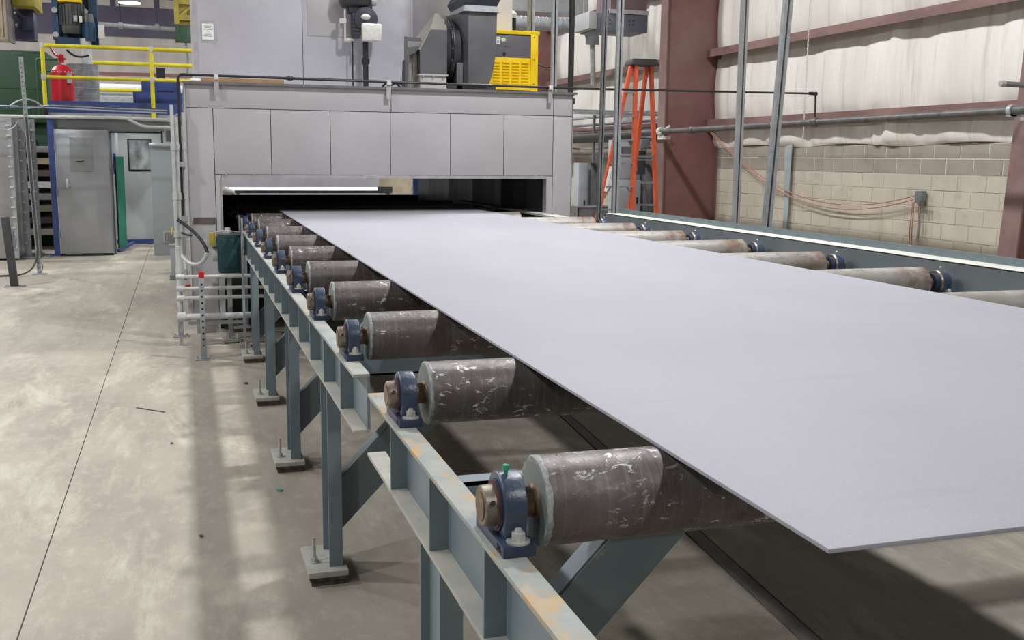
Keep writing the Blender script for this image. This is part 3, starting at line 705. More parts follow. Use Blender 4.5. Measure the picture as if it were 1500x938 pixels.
MB().box(1.70, 1.77, 11.8, 11.86, 3.15, 3.20).box(1.75, 1.765, 11.81, 11.85, 2.98, 3.3).build('sensor_box', 'cover_white', vt, .006)
MB().sphere((1.79, 11.85, 2.975), .045, 10, 7, .6).sphere((1.83, 11.84, 2.985), .03, 10, 7, .7).build('foam_lump', 'cover_white', vt)
MB().box(2.03, 2.11, 11.8, 11.9, 3.36, 3.42).cyl((2.05, 11.84, 3.42), (2.05, 11.84, 3.5), .04, n=12).build('solenoid', 'galv', vt, .006)

# ------------------------------------------------------------------ machine left corner: conduits, pipes, gearbox, guard posts
cr = thing('conduit_riser', (-.05, 10.2, 0), 'bundle of white conduits climbing the left front corner of the machine', 'conduit')
for k, (x, y, z0, z1) in enumerate(((-.075, 10.22, .3, 2.16), (-.04, 10.25, .5, 2.05), (.02, 10.31, .3, 2.1))):
    p = MB().cyl((x, y, z0), (x, y, z1), .017, n=10)
    for zz in (.62, .95, 1.30, 1.75): p.cyl((x, y, zz), (x, y, zz+.06), .024, n=10)
    p.build('conduit', 'conduit_white', cr)
for z in (1.1, 1.6): box('clamp_strut', 'galv', (-.06, .035, 10.24, 10.29, z, z+.045), cr)
MB().tube(arc((-.06, 10.1, 1.12), (.16, 10.0, .98), (.19, 9.93, .83), 8), .016, 8).build('flexible_cable', 'black', cr)
MB().tube(arc((.19, 9.93, .83), (.15, 9.95, .69), (.04, 10.05, .72), 8) + arc((.04, 10.05, .72), (-.04, 10.1, .76), (-.07, 10.14, .86), 5)[1:], .018, 8).build('flexible_conduit', 'conduit_white', cr)
MB().tube([(-.03, 10.12, 1.0), (.02, 10.1, .98), (.06, 10.08, .975)], .010, 6).build('lever', 'black', cr)
MB().tube([(-.11, 10.2, 1.05), (-.12, 10.2, .98)], .006, 6).build('yellow_tag', 'yellow', cr)
pm = thing('pipe_manifold', (.3, 9.7, 0), 'rack of four horizontal white pipes beside the conveyor leg at the machine corner', 'pipes')
for z, r in ((.635, .017), (.53, .017), (.445, .017), (.275, .028)):
    p = MB().cyl((-.075, 9.70, z), (1.0, 9.70, z), r, n=12).lathe((-.09, 9.70, z), (1, 0, 0), [(0, r*1.5), (.07, r*1.5)], 12)
    p.build('pipe', 'conduit_white', pm)
MB().cyl((-.06, 9.78, .24), (-.06, 9.78, .9), .021, n=12).cyl((.02, 9.85, .24), (.02, 9.85, .52), .021, n=12).cyl((-.06, 9.78, .245), (.06, 9.9, .245), .026, n=10).build('header', 'conduit_white', pm)
MB().box(.0, .5, 9.70, 9.74, .2, .225).box(-.08, -.05, 9.8, 9.83, 0, .25).box(.9, .93, 9.8, 9.83, 0, .25).build('support', 'galv', pm)
MB().cyl((.01, 9.83, .52), (.01, 9.83, .55), .025, n=10).build('red_fitting', 'red', pm)
o_ = MB().cyl((0, -.0012, 0), (0, .0012, 0), .009, n=10).build('bolt_hole', 'black', None, local=True); HOLE = o_.data; bpy.data.objects.remove(o_)
def guard_post(x, y, h, label, g='guard posts by the machine corner'):
    t = thing('guard_post', (x, y, 0), label, 'post', g); hw = .021
    box('tube', 'galv', (x-hw, x+hw, y-hw, y+hw, .008, h-.05), t, .003)
    z = .12
    while z < h-.09:
        inst(HOLE, 'bolt_hole', t, (x, y-hw, z)); z += .052
    box('cap', 'red', (x-hw-.002, x+hw+.002, y-hw-.002, y+hw+.002, h-.05, h), t, .004)
    b = MB().box(x-.075, x+.075, y-.06, y+.06, 0, .008); b = b.build('base_plate', 'galv', t)
    for s in (-1, 1): MB().cyl((x+.055*s, y, .008), (x+.055*s, y, .03), .009, n=6).build('anchor_nut', 'zinc', b)
    MB().box(x-hw-.003, x+hw+.003, y-hw-.004, y-hw-.001, .008, .12).build('sleeve', 'galv', t)
guard_post(.118, 9.08, .745, 'perforated square steel post with red cap, nearest of the red-capped posts')
guard_post(-.068, 10.30, .79, 'perforated square steel post with red cap at the machine left front corner')
gr = thing('gear_reducer', (.37, 9.9, 0), 'dark teal gearbox on a galvanised stand left of the machine mouth', 'gearbox')
hs = [(.285, .655), (.46, .655), (.468, .70), (.474, .97), (.45, .995), (.29, .995), (.27, .97), (.278, .70)]
MB().prism(hs, 'y', 9.78, 10.02).build('housing', 'teal_gear', gr, .01)
MB().prism([(.30, .70), (.44, .70), (.45, .74), (.45, .93), (.42, .965), (.32, .965), (.29, .93), (.29, .74)], 'y', 9.765, 9.782).build('cover', 'teal_gear', gr, .006)
for a, b in ((.305, .72), (.437, .72), (.30, .83), (.444, .83), (.31, .945), (.43, .945), (.37, .955), (.37, .712)): MB().cyl((a, 9.757, b), (a, 9.768, b), .008, n=6).build('cover_bolt', 'teal_gear', gr)
MB().box(.272, .472, 9.78, 10.02, .996, 1.012).build('top_flange', 'galv_dark', gr)
MB().lathe((.37, 9.86, 1.012), (0, 0, 1), [(0, .05), (.02, .05), (.025, .025), (.05, .025)], 12).tube([(.26, 9.86, 1.02), (.33, 9.86, 1.03), (.47, 9.86, 1.02)], .008, 6).build('vent_plug', 'zinc', gr)
box('terminal_box', 'yellow_crane', (.205, .262, 9.8, 9.9, .90, 1.015), gr, .004)
MB().cyl((.235, 9.9, .82), (.28, 9.9, .82), .07, n=18).build('input_flange', 'conduit_white', gr)
MB().box(.28, .47, 9.76, 10.04, .635, .653).box(.355, .375, 9.88, 9.92, .03, .635).box(.365, .395, 9.86, 9.94, .03, .635).build('stand', 'galv', gr)
MB().box(.30, .46, 9.8, 10.0, .012, .03).build('stand_foot', 'plate_cream', gr)
for x in (.33, .43): MB().cyl((x, 9.83, .03), (x, 9.83, .09), .008, n=8).build('anchor_bolt', 'zinc', gr)
MB().box(.31, .45, 9.81, 9.99, 0, .012).build('shim', 'grout', gr)
ms = thing('motor_stand', (.44, 10.12, 0), 'narrow galvanised upright bolted beside the beam between gearbox and roller', 'stand')
MB().box(.475, .495, 9.60, 9.64, .03, 1.16).build('upright', 'galv', ms); MB().box(.44, .53, 9.55, 9.7, 0, .03).build('foot', 'plate_cream', ms)
MB().box(.475, .478, 9.6, 9.95, 1.0, 1.17).build('guard_plate', 'stainless', ms)

# ------------------------------------------------------------------ left background: cabinets, booth, mezzanine
ec = thing('equipment_cabinet', (-.30, 18.8, 0), 'tall plain grey cabinet with small vent at its foot, left of the machine', 'cabinet')
box('body', 'cab_grey', (-.508, .12, 18.75, 19.08, 0, 1.84), ec, .005)
MB().prism([(18.72, 1.84), (19.1, 1.84), (19.1, 1.90), (18.72, 1.865)], 'x', -.523, .13).build('hood', 'cab_light', ec)
vf = box('vent_frame', 'plate_cream', (-.355, -.128, 18.735, 18.75, .22, .42), ec)
box('vent_recess', 'vent_dark', (-.331, -.152, 18.732, 18.735, .245, .395), vf)
for k in range(9): box('vent_slat', 'cab_light', (-.33+.02*k, -.322+.02*k, 18.726, 18.733, .245, .395), vf)
jb = thing('pedestal_box', (-.13, 15.2, 0), 'small grey box on a pedestal just outside the machine left corner', 'box')
box('body', 'cab_light', (-.20, -.06, 15.05, 15.2, .06, .47), jb, .005); box('lid', 'cab_light', (-.215, -.045, 15.03, 15.22, .47, .49), jb); box('foot', 'galv_dark', (-.22, -.04, 15.02, 15.24, 0, .06), jb)
tag(box('junction_box', 'cab_light', (-.26, .0, 19.6, 19.7, 1.93, 2.12), None, .004), 'small grey junction box above the tall grey cabinet', 'box')

bf = thing('mezzanine', (-1.2, 19.3, 0), 'blue steel frame carrying the mezzanine around the steel door', 'frame')
box('column', 'blue_frame', (-2.10, -2.005, 19.0, 19.12, .02, 2.3), bf); box('column', 'blue_frame', (.16, .26, 19.0, 19.12, .02, 2.3), bf)
box('base', 'blue_frame', (-2.16, -1.95, 18.95, 19.17, 0, .02), bf)
box('deck_beam', 'blue_frame', (-2.12, .3, 19.0, 19.1, 2.36, 2.56), bf); box('deck', 'galv_dark', (-2.12, .3, 19.05, 24.3, 2.34, 2.36), bf); box('lower_beam', 'galv', (-2.12, .3, 18.97, 19.0, 2.30, 2.37), bf)
box('side_plate', 'blue_frame', (-.75, .25, 19.1, 19.13, 2.56, 2.75), bf)
bo = thing('steel_booth', (-1.2, 19.4, 0), 'silver sheet-metal booth under the mezzanine with a doorway beside the swung door', 'booth')
box('lintel', 'panel_alu', (-2.0, -.28, 19.15, 19.2, 2.08, 2.28), bo); box('jamb', 'panel_alu', (-2.0, -1.96, 19.14, 19.2, 0, 2.1), bo); box('jamb', 'black', (-.33, -.30, 19.14, 19.2, 0, 2.1), bo)
box('opening_trim', 'black', (-1.16, -.30, 19.13, 19.15, 2.055, 2.08), bo); box('post', 'panel_alu', (-1.17, -1.13, 19.14, 19.2, 0, 2.1), bo)
box('inner_wall', 'door_grey', (-1.22, -.1, 20.6, 20.64, .1, 2.3), bo); box('kick_strip', 'blue_frame', (-1.2, -.1, 20.55, 20.6, .06, .14), bo); box('back_skin', 'panel_alu', (-2.0, -1.22, 20.6, 20.64, 0, 2.3), bo)
MB().box(-1.135, -1.085, 20.2, 20.24, .02, 2.2).build('inner_post', 'cab_light', bo); box('inner_post_blue', 'blue_frame', (-1.17, -1.12, 20.0, 20.04, 1.35, 1.72), bo)
wf = MB().prism([(-.945, 1.40), (-.53, 1.40), (-.53, 1.985), (-.945, 1.985)], 'y', 20.58, 20.6).build('window_gasket', 'black', bo, .03, seg=4)
MB().prism([(-.92, 1.425), (-.555, 1.425), (-.555, 1.96), (-.92, 1.96)], 'y', 20.57, 20.581).build('window_pane', 'glass_reflection', wf, .02, seg=3)
for bar_ in (((-.90, 20.566, 1.93), (-.72, 20.566, 1.93), .05), ((-.80, 20.566, 1.62), (-.62, 20.566, 1.9), .16), ((-.88, 20.566, 1.45), (-.80, 20.566, 1.66), .04), ((-.72, 20.566, 1.45), (-.58, 20.566, 1.62), .035)):
    pass
MB().box(-1.0, -.5, 19.8, 19.95, 2.27, 2.335).build('fill_light_housing', 'cab_light', bo); MB().box(-.98, -.52, 19.82, 19.93, 2.262, 2.27).build('lamp_and_fill_light_lens', 'lamp_and_fill_light_lens', bo)  # added fixture, unseen, dresses the booth fill light
bd = bpy.data.lights.new('booth_fill_light', 'AREA'); bd.shape = 'RECTANGLE'; bd.size = .45; bd.size_y = .1; bd.energy = 14; bl_ = bpy.data.objects.new('booth_fill_light', bd); COL.objects.link(bl_); bl_.location = (-.75, 19.87, 2.255)  # added light, no such source seen, brightens sheet and inner wall
dr = thing('sliding_door', (-1.58, 18.95, 0), 'brushed steel door with a square grey patch and small handle, swung in front of the booth', 'door')
MB().box(-1.985, -1.17, 18.93, 18.99, .04, 2.10).build('leaf', 'door_steel', dr, .004)
box('viewing_patch', 'panel_alu', (-1.77, -1.42, 18.922, 18.93, 1.42, 1.97), dr, .003)
MB().tube(arc((-1.67, 18.915, 1.585), (-1.62, 18.90, 1.565), (-1.56, 18.915, 1.59), 6), .008, 6).build('pull_mark', 'black', dr)
h = box('handle_plate', 'zinc', (-1.86, -1.815, 18.91, 18.93, 1.14, 1.29), dr, .006); MB().tube([(-1.84, 18.9, 1.2), (-1.82, 18.88, 1.2), (-1.80, 18.885, 1.17)], .01, 6).build('lever', 'zinc', h)
box('bottom_seal', 'black', (-1.99, -1.165, 18.935, 18.985, .0, .04), dr); box('edge_trim', 'galv', (-2.0, -1.985, 18.925, 18.99, .04, 2.1), dr); box('edge_trim', 'galv_dark', (-1.17, -1.15, 18.93, 19.0, .03, 2.08), dr)
for z in (.3, 1.0, 1.75): box('hinge', 'galv_dark', (-2.01, -1.985, 18.92, 18.95, z, z+.12), dr)
ga = thing('acrylic_sheet', (-1.08, 19.9, 0), 'green translucent-looking plastic sheet standing in the booth doorway behind the steel door', 'sheet')
MB().box(-1.115, -.985, 19.85, 19.87, .06, 1.66).build('sheet', 'green_acrylic', ga)
MB().box(-1.14, -1.115, 19.84, 19.88, 0, 1.66).build('post', 'black', ga); MB().bar((-1.12, 19.5, .03), (-.90, 20.4, .10), .05, .05).build('foot_rail', 'blue_frame', ga)

def rail(name, y, x0, x1, z0, zt, posts, mids, label, midy=0):
    t = thing(name, ((x0+x1)/2, y, z0), label, 'railing')
    MB().cyl((x0, y, zt), (x1, y, zt), .032, n=12).build('top_rail', 'yellow_rail', t)
    for zm in mids: MB().cyl((x0, y, zm), (x1, y, zm), .026, n=12).build('mid_rail', 'yellow_rail', t)
    for x in posts:
        p = MB().cyl((x, y, z0), (x, y, zt), .032, n=12).build('post', 'yellow_rail', t)
        for zz in [zt] + mids: MB().lathe((x, y, zz-.04), (0, 0, 1), [(0, .04), (.08, .04)], 12).build('fitting', 'conduit_white', p)
        MB().lathe((x, y, z0), (0, 0, 1), [(0, .05), (.01, .05), (.012, .037), (.16, .037)], 12).build('foot_sleeve', 'black' if x < -2 else 'yellow_rail', p)
    return t
rail('mezzanine_railing', 18.91, -2.10, .25, 2.30, 3.435, [-2.10, -.43], [2.935], 'bright yellow pipe railing along the mezzanine front edge')
rl = thing('rear_railing', (-.6, 24, 2.4), 'thinner yellow railing at the back of the mezzanine', 'railing')
MB().cyl((-1.75, 24, 3.585), (.45, 24, 3.585), .04, n=10).build('top_rail', 'yellow_rail', rl); MB().cyl((-1.75, 24, 3.03), (-.69, 24, 3.03), .04, n=10).build('mid_rail', 'yellow_rail', rl)
for x in (-1.72, .4): MB().cyl((x, 24, 2.36), (x, 24, 3.585), .04, n=10).build('post', 'yellow_rail', rl)

ex = thing('red_cylinder', (-1.88, 19.6, 2.36), 'red gas cylinder standing behind the yellow railing post', 'cylinder')
MB().lathe((-1.885, 19.6, 2.36), (0, 0, 1), [(0, .175), (.01, .185), (.66, .185), (.73, .175), (.80, .11), (.83, .05)], 26).build('body', 'red_tank', ex)
MB().cyl((-1.885, 19.6, 3.22), (-1.885, 19.6, 3.36), .04, n=12).box(-1.95, -1.82, 19.56, 19.64, 3.27, 3.30).tube([(-1.885, 19.6, 3.3), (-1.98, 19.5, 3.35), (-2.06, 19.4, 3.5)], .016, 6).build('valve', 'red_tank', ex)
box('label_plate', 'tape', (-1.80, -1.72, 19.42, 19.45, 2.88, 3.04), ex)
m = MB()
for k in range(9):
    a = PI+.25+k*.33; m.sphere((-1.885+.172*math.cos(a), 19.6+.172*math.sin(a), 3.06), .014, 6, 5)
m.build('collar_studs', 'conduit_white', ex)
wd = thing('wrapped_drum', (-1.62, 20.6, 2.36), 'silver foil-wrapped drum behind the red cylinder', 'drum')
m = []; z = 0
for k in range(9): m += [(z, .265), (z+.075, .272), (z+.08, .262)]; z += .105
MB().lathe((-1.64, 20.6, 2.36), (0, 0, 1), m, 26).build('wrapped_body', 'foil', wd)
MB().cyl((-1.55, 20.5, 3.28), (-1.56, 20.5, 3.72), .085, .095, n=16).build('spout', 'conduit_white', wd)
MB().tube(arc((-1.86, 20.35, 3.5), (-1.72, 20.3, 3.33), (-1.50, 20.3, 3.42), 8), .02, 6).build('hose', 'black', wd)
bm_ = thing('blue_mixer_drive', (-1.75, 20.8, 3.6), 'large blue drive unit with dark finned motor and yellow top above the drum', 'motor')
MB().box(-2.10, -2.0, 20.6, 20.7, 3.70, 4.6).box(-1.50, -1.36, 20.7, 20.8, 3.75, 4.7).box(-2.10, -1.36, 20.82, 20.9, 3.60, 4.7).prism([(-2.0, 3.62), (-1.5, 3.62), (-1.45, 3.74), (-2.06, 3.74)], 'y', 20.55, 20.85).build('bracket', 'blue_motor', bm_)
MB().lathe((-1.76, 20.62, 3.80), (0, 0, 1), [(0, .17), (.05, .19), (.14, .19), (.15, .20), (.5, .20), (.52, .16)], 24).build('motor', 'motor_grey', bm_)
m = MB()
for k in range(11):
    a = PI+.1+k*.29; m.bar((-1.76+.205*math.cos(a), 20.62+.205*math.sin(a), 3.96), (-1.76+.205*math.cos(a), 20.62+.205*math.sin(a), 4.29), .012, .03, (math.cos(a), math.sin(a), 0))
m.build('fins', 'motor_grey', bm_)
box('rating_plate', 'tape', (-1.73, -1.67, 20.38, 20.4, 4.0, 4.1), bm_)
MB().box(-1.98, -1.60, 20.4, 20.75, 4.33, 4.6).build('top_cover', 'yellow', bm_, .02)
MB().cyl((-1.50, 20.5, 3.68), (-1.50, 20.5, 4.0), .11, n=16).build('gear_neck', 'blue_motor', bm_); MB().cyl((-1.50, 20.5, 4.0), (-1.50, 20.5, 4.15), .10, .08, n=14).build('cap', 'motor_grey', bm_)
box('control_box', 'cover_white', (-1.34, -1.24, 20.45, 20.55, 3.73, 3.97), bm_, .006); box('tag_plate', 'cover_white', (-1.635, -1.59, 20.37, 20.4, 3.99, 4.09), bm_)
for x, z in ((-2.05, 4.2), (-1.55, 4.2), (-2.05, 3.78)): MB().cyl((x, 20.55, z), (x, 20.6, z), .05, n=14).build('bolt_cover', 'galv', bm_)
# green machine, crane, stuff to the far left
gm = thing('green_machine', (-3.0, 21.3, 0), 'big dark green steel machine body at the left edge behind the strut post', 'machine')
box('body', 'green_machine', (-4.2, -2.28, 21.0, 24.0, 2.25, 3.52), gm, .02); box('lower_body', 'green_machine', (-4.2, -2.35, 21.2, 24.0, 0, 2.25), gm); MB().box(-4.2, -2.28, 20.985, 21.0, 2.85, 2.86).build('seam', 'green_machine', gm)
pp = thing('green_pipes', (-2.3, 20.4, 0), 'two thin dark green pipes bending beside the yellow railing post', 'pipes')
for dx, zz in ((0, 3.33), (.07, 3.13)): MB().tube([(-2.36+dx, 20.3, 2.35), (-2.36+dx, 20.3, zz-.03), (-2.33+dx, 20.3, zz), (-2.0, 20.3, zz)], .022, 8).build('pipe', 'green_machine', pp)
cg = thing('cream_grille_box', (-2.6, 16.6, 3.28), 'cream grille-fronted box at the top left corner', 'box')
box('body', 'grille_cream', (-3.0, -2.26, 16.52, 17.0, 3.28, 4.4), cg)
for k in range(12): box('grille_bar', 'grille_cream', (-2.95+.055*k, -2.925+.055*k, 16.50, 16.52, 3.32, 4.4), cg)
box('edge', 'machine_lip', (-2.27, -2.24, 16.49, 17.0, 3.26, 4.4), cg)
dn = thing('hanging_dark_unit', (-2.05, 17.2, 3.1), 'dark blue-grey unit hanging under the yellow beam at the top left', 'unit')
box('body', 'dark_navy', (-2.38, -2.0, 17.2, 17.6, 3.36, 3.785), dn, .02); box('pod', 'dark_navy', (-2.15, -1.975, 17.0, 17.2, 3.48, 3.66), dn, .03)
for x, z in ((-2.24, 3.72), (-2.23, 3.55)): MB().sphere((x, 17.18, z), .022, 8, 6).build('bolt', 'galv', dn)
cb = thing('crane_beam', (-2.1, 17, 3.7), 'dull yellow crane beam end at the top left corner', 'beam')
box('beam', 'yellow_crane', (-2.23, -1.93, 16.8, 17.7, 3.785, 4.2), cb, .01); box('hanger', 'yellow_crane', (-2.12, -2.04, 17.2, 17.3, 4.2, ZC), cb); MB().cyl((-2.0, 16.78, 3.90), (-2.0, 16.8, 3.90), .03, n=10).build('bolt', 'galv', cb)
hc = thing('hoist_mast', (.1, 29, 4.5), 'yellow lattice hoist mast behind the housing left edge', 'hoist')
for x in (-.06, .42): MB().box(x, x+.12, 28.9, 29.0, 5.0, 8.0).build('upright', 'yellow_crane', hc)
for z in (5.1, 5.5, 6.0, 6.5): MB().box(.06, .42, 28.92, 29.0, z, z+.14).build('rung', 'yellow_crane', hc)
for z in (5.2, 5.65, 6.15): MB().bar((.06, 28.95, z), (.42, 28.95, z+.3), .04, .06).build('lattice_bar', 'yellow_crane', hc)
box('back_sheet', 'yellow_crane', (-.02, .5, 29.02, 29.05, 5.0, 8.0), hc); box('hook_block', 'green_machine', (-.05, .42, 28.8, 29.1, 4.55, 4.95), hc, .02); MB().tube(arc((.2, 28.9, 4.55), (.3, 28.9, 4.0), (.15, 28.9, 3.6), 8), .03, 6).build('hook_cable', 'galv_dark', hc)
lp_ = thing('high_bay_light', (-1.2, 29.5, 5.5), 'bright white high-bay light far back above the mezzanine', 'light')
MB().lathe((-1.14, 29.5, 5.55), (0, 0, 1), [(0, .28), (.15, .22), (.3, .1)], 20).build('reflector', 'galv', lp_); MB().cyl((-1.14, 29.5, 5.535), (-1.14, 29.5, 5.55), .27, n=20).build('lens', 'lamp_and_fill_light_lens', lp_); MB().cyl((-1.14, 29.5, 5.85), (-1.14, 29.5, ZC), .012, n=6).build('drop_rod', 'black', lp_)
fp = thing('far_pipe', (-1, 29.9, 5.0), 'grey sprinkler pipe across the dark upper back wall', 'pipe')
MB().cyl((-2.1, 29.9, 5.03), (.1, 29.9, 4.97), .06, n=10).build('pipe', 'galv', fp)
for x in (-1.4, -.5): MB().cyl((x, 29.9, 5.06), (x, 29.9, ZC), .012, n=6).build('hanger_rod', 'black', fp); MB().lathe((x-.05, 29.9, 5.01), (1, 0, 0), [(0, .09), (.1, .09)], 10).build('coupling', 'galv', fp)
rk = thing('storage_rollers', (-.8, 26, 2.2), 'stack of long white and grey rolls seen through the yellow railing', 'rolls')
MB().cyl((-2.0, 25.6, 3.13), (.6, 25.6, 3.13), .13, n=14).build('roll', 'white_bar', rk); MB().cyl((-2.0, 25.4, 2.82), (-.55, 25.4, 2.82), .17, n=14).build('roll', 'galv', rk); MB().box(-2.0, -.55, 25.5, 25.8, 2.45, 2.62).build('shelf_bar', 'white_bar', rk)
MB().box(-2.0, .6, 25.9, 26.0, 3.46, 3.54).build('rail', 'column_maroon', rk); box('stanchion', 'black', (-.48, -.3, 25.2, 25.4, 2.3, 3.62), rk)
for x in (-1.9, .5): box('leg', 'galv_dark', (x, x+.1, 25.7, 25.8, 0, 3.5), rk)
tn = thing('small_blue_panel', (-.3, 19.4, 2.56), 'blue plate with a dark slot at the mezzanine right end', 'panel')
box('plate', 'blue_frame', (-.62, .02, 19.4, 19.45, 2.56, 2.95), tn); box('slot', 'black', (-.37, -.1, 19.39, 19.4, 2.68, 2.79), tn)
# far-left stainless cabinet, strut pole, bollard, cable
sc = thing('stainless_enclosure', (-3.2, 18.4, 0), 'pale stainless enclosure with studded edge at the left photo edge', 'cabinet')
box('body', 'stainless', (-3.6, -2.56, 18.3, 19.6, .04, 2.28), sc, .005)
MB().box(-2.60, -2.54, 18.27, 18.3, .04, 2.28).build('edge_strip', 'galv', sc)
for k in range(13): MB().box(-2.62, -2.56, 18.255, 18.272, .2+.16*k, .225+.16*k).build('edge_clip', 'conduit_white', sc)
for x0, x1, y in ((-2.5, -2.40, 18.6), (-2.36, -2.28, 18.9)):
    box('galvanised_panel', 'galv_dark', (x0, x1, y, y+.04, .04, 2.25), sc)
    for k in range(12): box('clip', 'galv', (x0+.01, x0+.05, y-.012, y, .25+.165*k, .275+.165*k), sc)
MB().box(-2.54, -2.28, 18.5, 19.2, 0, .04).build('sill', 'galv_dark', sc)
bh = thing('pallet_stack', (-2.2, 20.8, 0), 'stack of pale boards and bars glimpsed beside the blue column', 'boards')
for k in range(8): box('board', ('cover_white', 'brown_box', 'grille_cream', 'galv')[k % 4], (-2.75, -2.1, 20.5-.02*k, 21.1, .25+.21*k, .36+.21*k), bh)
box('frame', 'galv_dark', (-2.8, -2.7, 20.4, 21.1, 0, 2.2), bh)
sp = thing('strut_pole', (-2.0, 16.16, 0), 'slim perforated strut pole carrying conduits left of the steel door', 'pole')
MB().bar((-1.998, 16.16, .01), (-2.075, 16.16, 3.02), .05, .05, (0, 1, 0)).build('strut', 'galv', sp)
o_ = MB().cyl((0, -.002, 0), (0, .002, 0), .010, n=8).build('slot', 'vent_dark', None, local=True); sl = o_.data; bpy.data.objects.remove(o_)
for k in range(46):
    z = .1+k*.063; inst(sl, 'slot', sp, (-1.998-.077*(z/3.02), 16.135, z))
MB().box(-2.09, -1.90, 16.08, 16.24, 0, .01).build('base_plate', 'galv', sp); MB().tube(arc((-1.99, 16.1, .2), (-1.9, 16.1, .12), (-1.98, 16.1, .03), 6), .006, 5).build('wire_loop', 'galv_dark', sp)
MB().tube([(-2.05, 16.12, 2.2), (-2.03, 16.12, 1.2), (-2.0, 16.12, .35)] + arc((-2.0, 16.12, .35), (-2.02, 16.1, .03), (-2.25, 16.0, .015), 6)[1:] + [(-3.0, 15.7, .015)], .013, 6).build('hanging_cable', 'cable', sp)
bl = thing('bollard', (-2.16, 14.73, 0), 'dark grey steel post with latch at the left photo edge', 'post')
MB().bar((-2.125, 14.73, .01), (-2.19, 14.73, .90), .09, .09, (0, 1, 0)).build('post', 'bollard', bl, .004); MB().box(-2.24, -2.0, 14.65, 14.81, 0, .01).build('base_plate', 'galv_dark', bl); MB().box(-2.115, -2.085, 14.70, 14.74, .50, .66).tube([(-2.10, 14.68, .66), (-2.09, 14.68, .72)], .012, 6).build('latch', 'galv_dark', bl)
cd = thing('overhead_conduit', (-1.2, 17.6, 2.2), 'long white conduit run crossing in front of the booth above the door', 'conduit')
MB().tube([(-3.4, 17.6, 2.25), (-.95, 17.6, 2.262), (-.12, 17.6, 2.238)], .024, 8).build('conduit', 'conduit_white', cd)
MB().tube([(-.95, 17.57, 2.258), (-.80, 17.57, 2.25), (-.60, 17.57, 2.15), (-.50, 17.57, 2.13), (-.1, 17.57, 2.127)], .022, 8).build('branch', 'conduit_white', cd)
for dz in (.05, -.03, .02): MB().tube([(-.22, 17.58, 2.238), (-.12, 17.58, 2.238+dz), (-.04, 17.6, 2.238+dz*2)], .013, 6).build('tail', 'conduit_white', cd)
for k in range(5): MB().tube([(-2.9+.2*k, 18.0, 2.42-.01*k), (-1.9, 18.0, 2.41+.012*k), (-1.0, 18.0, 2.385+.012*k), (-.2, 18.0, 2.37+.012*k)], .014, 5).build('bundled_cable', ('cable_white', 'cable_blue', 'galv_dark', 'cable_white', 'cable')[k], cd)
MB().tube(arc((-2.45, 17.7, 2.42), (-2.2, 17.7, 2.62), (-2.0, 17.7, 2.4), 8), .015, 6).tube(arc((-2.8, 17.7, 2.2), (-2.5, 17.7, 1.9), (-2.35, 17.7, 2.2), 8), .012, 6).build('loose_loop', 'galv', cd)

# ------------------------------------------------------------------ seen through the tunnel
wb_ = thing('white_crossbar', (2, 17.2, 0), 'glossy white crossbar with wrapped end beyond the tunnel exit', 'bar')
MB().prism([(17.2, 1.15), (17.2, 1.157), (17.5, 1.20), (17.5, 1.15)], 'x', .70, 3.10).build('bar', 'white_bar', wb_); MB().box(.70, 3.3, 17.21, 17.28, 1.11, 1.155).build('under_bar', 'galv', wb_)
MB().sphere((.64, 17.2, 1.14), .075, 10, 7).sphere((.72, 17.19, 1.12), .06, 9, 6).build('wrapped_end', 'cover_white', wb_); MB().box(3.05, 3.3, 17.19, 17.2, 1.12, 1.22).build('end_sheet', 'foil', wb_)
for x in (.8, 3.2): box('leg', 'galv', (x, x+.06, 17.22, 17.28, 0, 1.12), wb_)
ep = thing('exit_post', (3.68, 17.3, 0), 'blue post with white edge beyond the tunnel exit', 'post')
box('post', 'blue_frame', (3.655, 3.73, 17.2, 17.3, 0, 2.0), ep); box('edge', 'cover_white', (3.74, 3.80, 17.2, 17.26, 0, 2.0), ep); box('edge', 'cover_white', (3.625, 3.65, 17.2, 17.26, 0, 2.0), ep)
ps = thing('rear_partition', (2.3, 19, 0), 'grey partition sheets standing behind the tunnel exit', 'partition')
box('sheet', 'upper_sheet', (.32, 2.05, 19, 19.03, 0, 2.2), ps); box('sheet', 'upper_sheet', (2.06, 3.4, 19, 19.03, 0, 2.2), ps); box('sheet', 'grille_cream', (3.41, 4.6, 19.2, 19.23, 0, 2.2), ps)

# ------------------------------------------------------------------ right background
wp = thing('pipe_run', (7.62, 14, 2.15), 'long dark steel pipe running along the right wall in front of the columns', 'pipe')
MB().tube([(7.62, 7.6, 2.215), (7.62, 12, 2.19), (7.62, 21, 2.14)], .043, 12).build('pipe', 'dark_pipe', wp)
for y, z in ((11.64, 2.193), (15.0, 2.17), (12.6, 2.187)): MB().lathe((7.62, y-.06, z), (0, 1, 0), [(0, .05), (.02, .06), (.1, .06), (.12, .05)], 14).build('coupling', 'dark_pipe', wp)
MB().lathe((7.62, 12.55, 2.187), (0, 1, 0), [(0, .07), (.03, .07)], 16).cyl((7.62, 12.565, 2.2), (7.66, 12.565, 3.2), .006, n=6).build('hanger', 'conduit_white', wp)
MB().lathe((7.62, 16.1, 2.165), (0, 1, 0), [(0, .075), (.05, .075)], 16).bar((7.55, 16.05, 2.12), (7.74, 16.05, 2.26), .03, .03).box(7.60, 7.74, 16.0, 16.2, 2.04, 2.09).build('clamp', 'cover_white', wp)
MB().box(7.58, 8.25, 8.30, 8.36, 2.155, 2.185).lathe((7.62, 8.3, 2.21), (0, 1, 0), [(0, .06), (.05, .06)], 14).box(8.16, 8.22, 8.3, 8.8, 2.14, 2.2).build('support_bracket', 'galv', wp)
sb = thing('pipe_stub', (8.0, 8.77, 2.49), 'short capped grey pipe stub at the right photo edge', 'pipe')
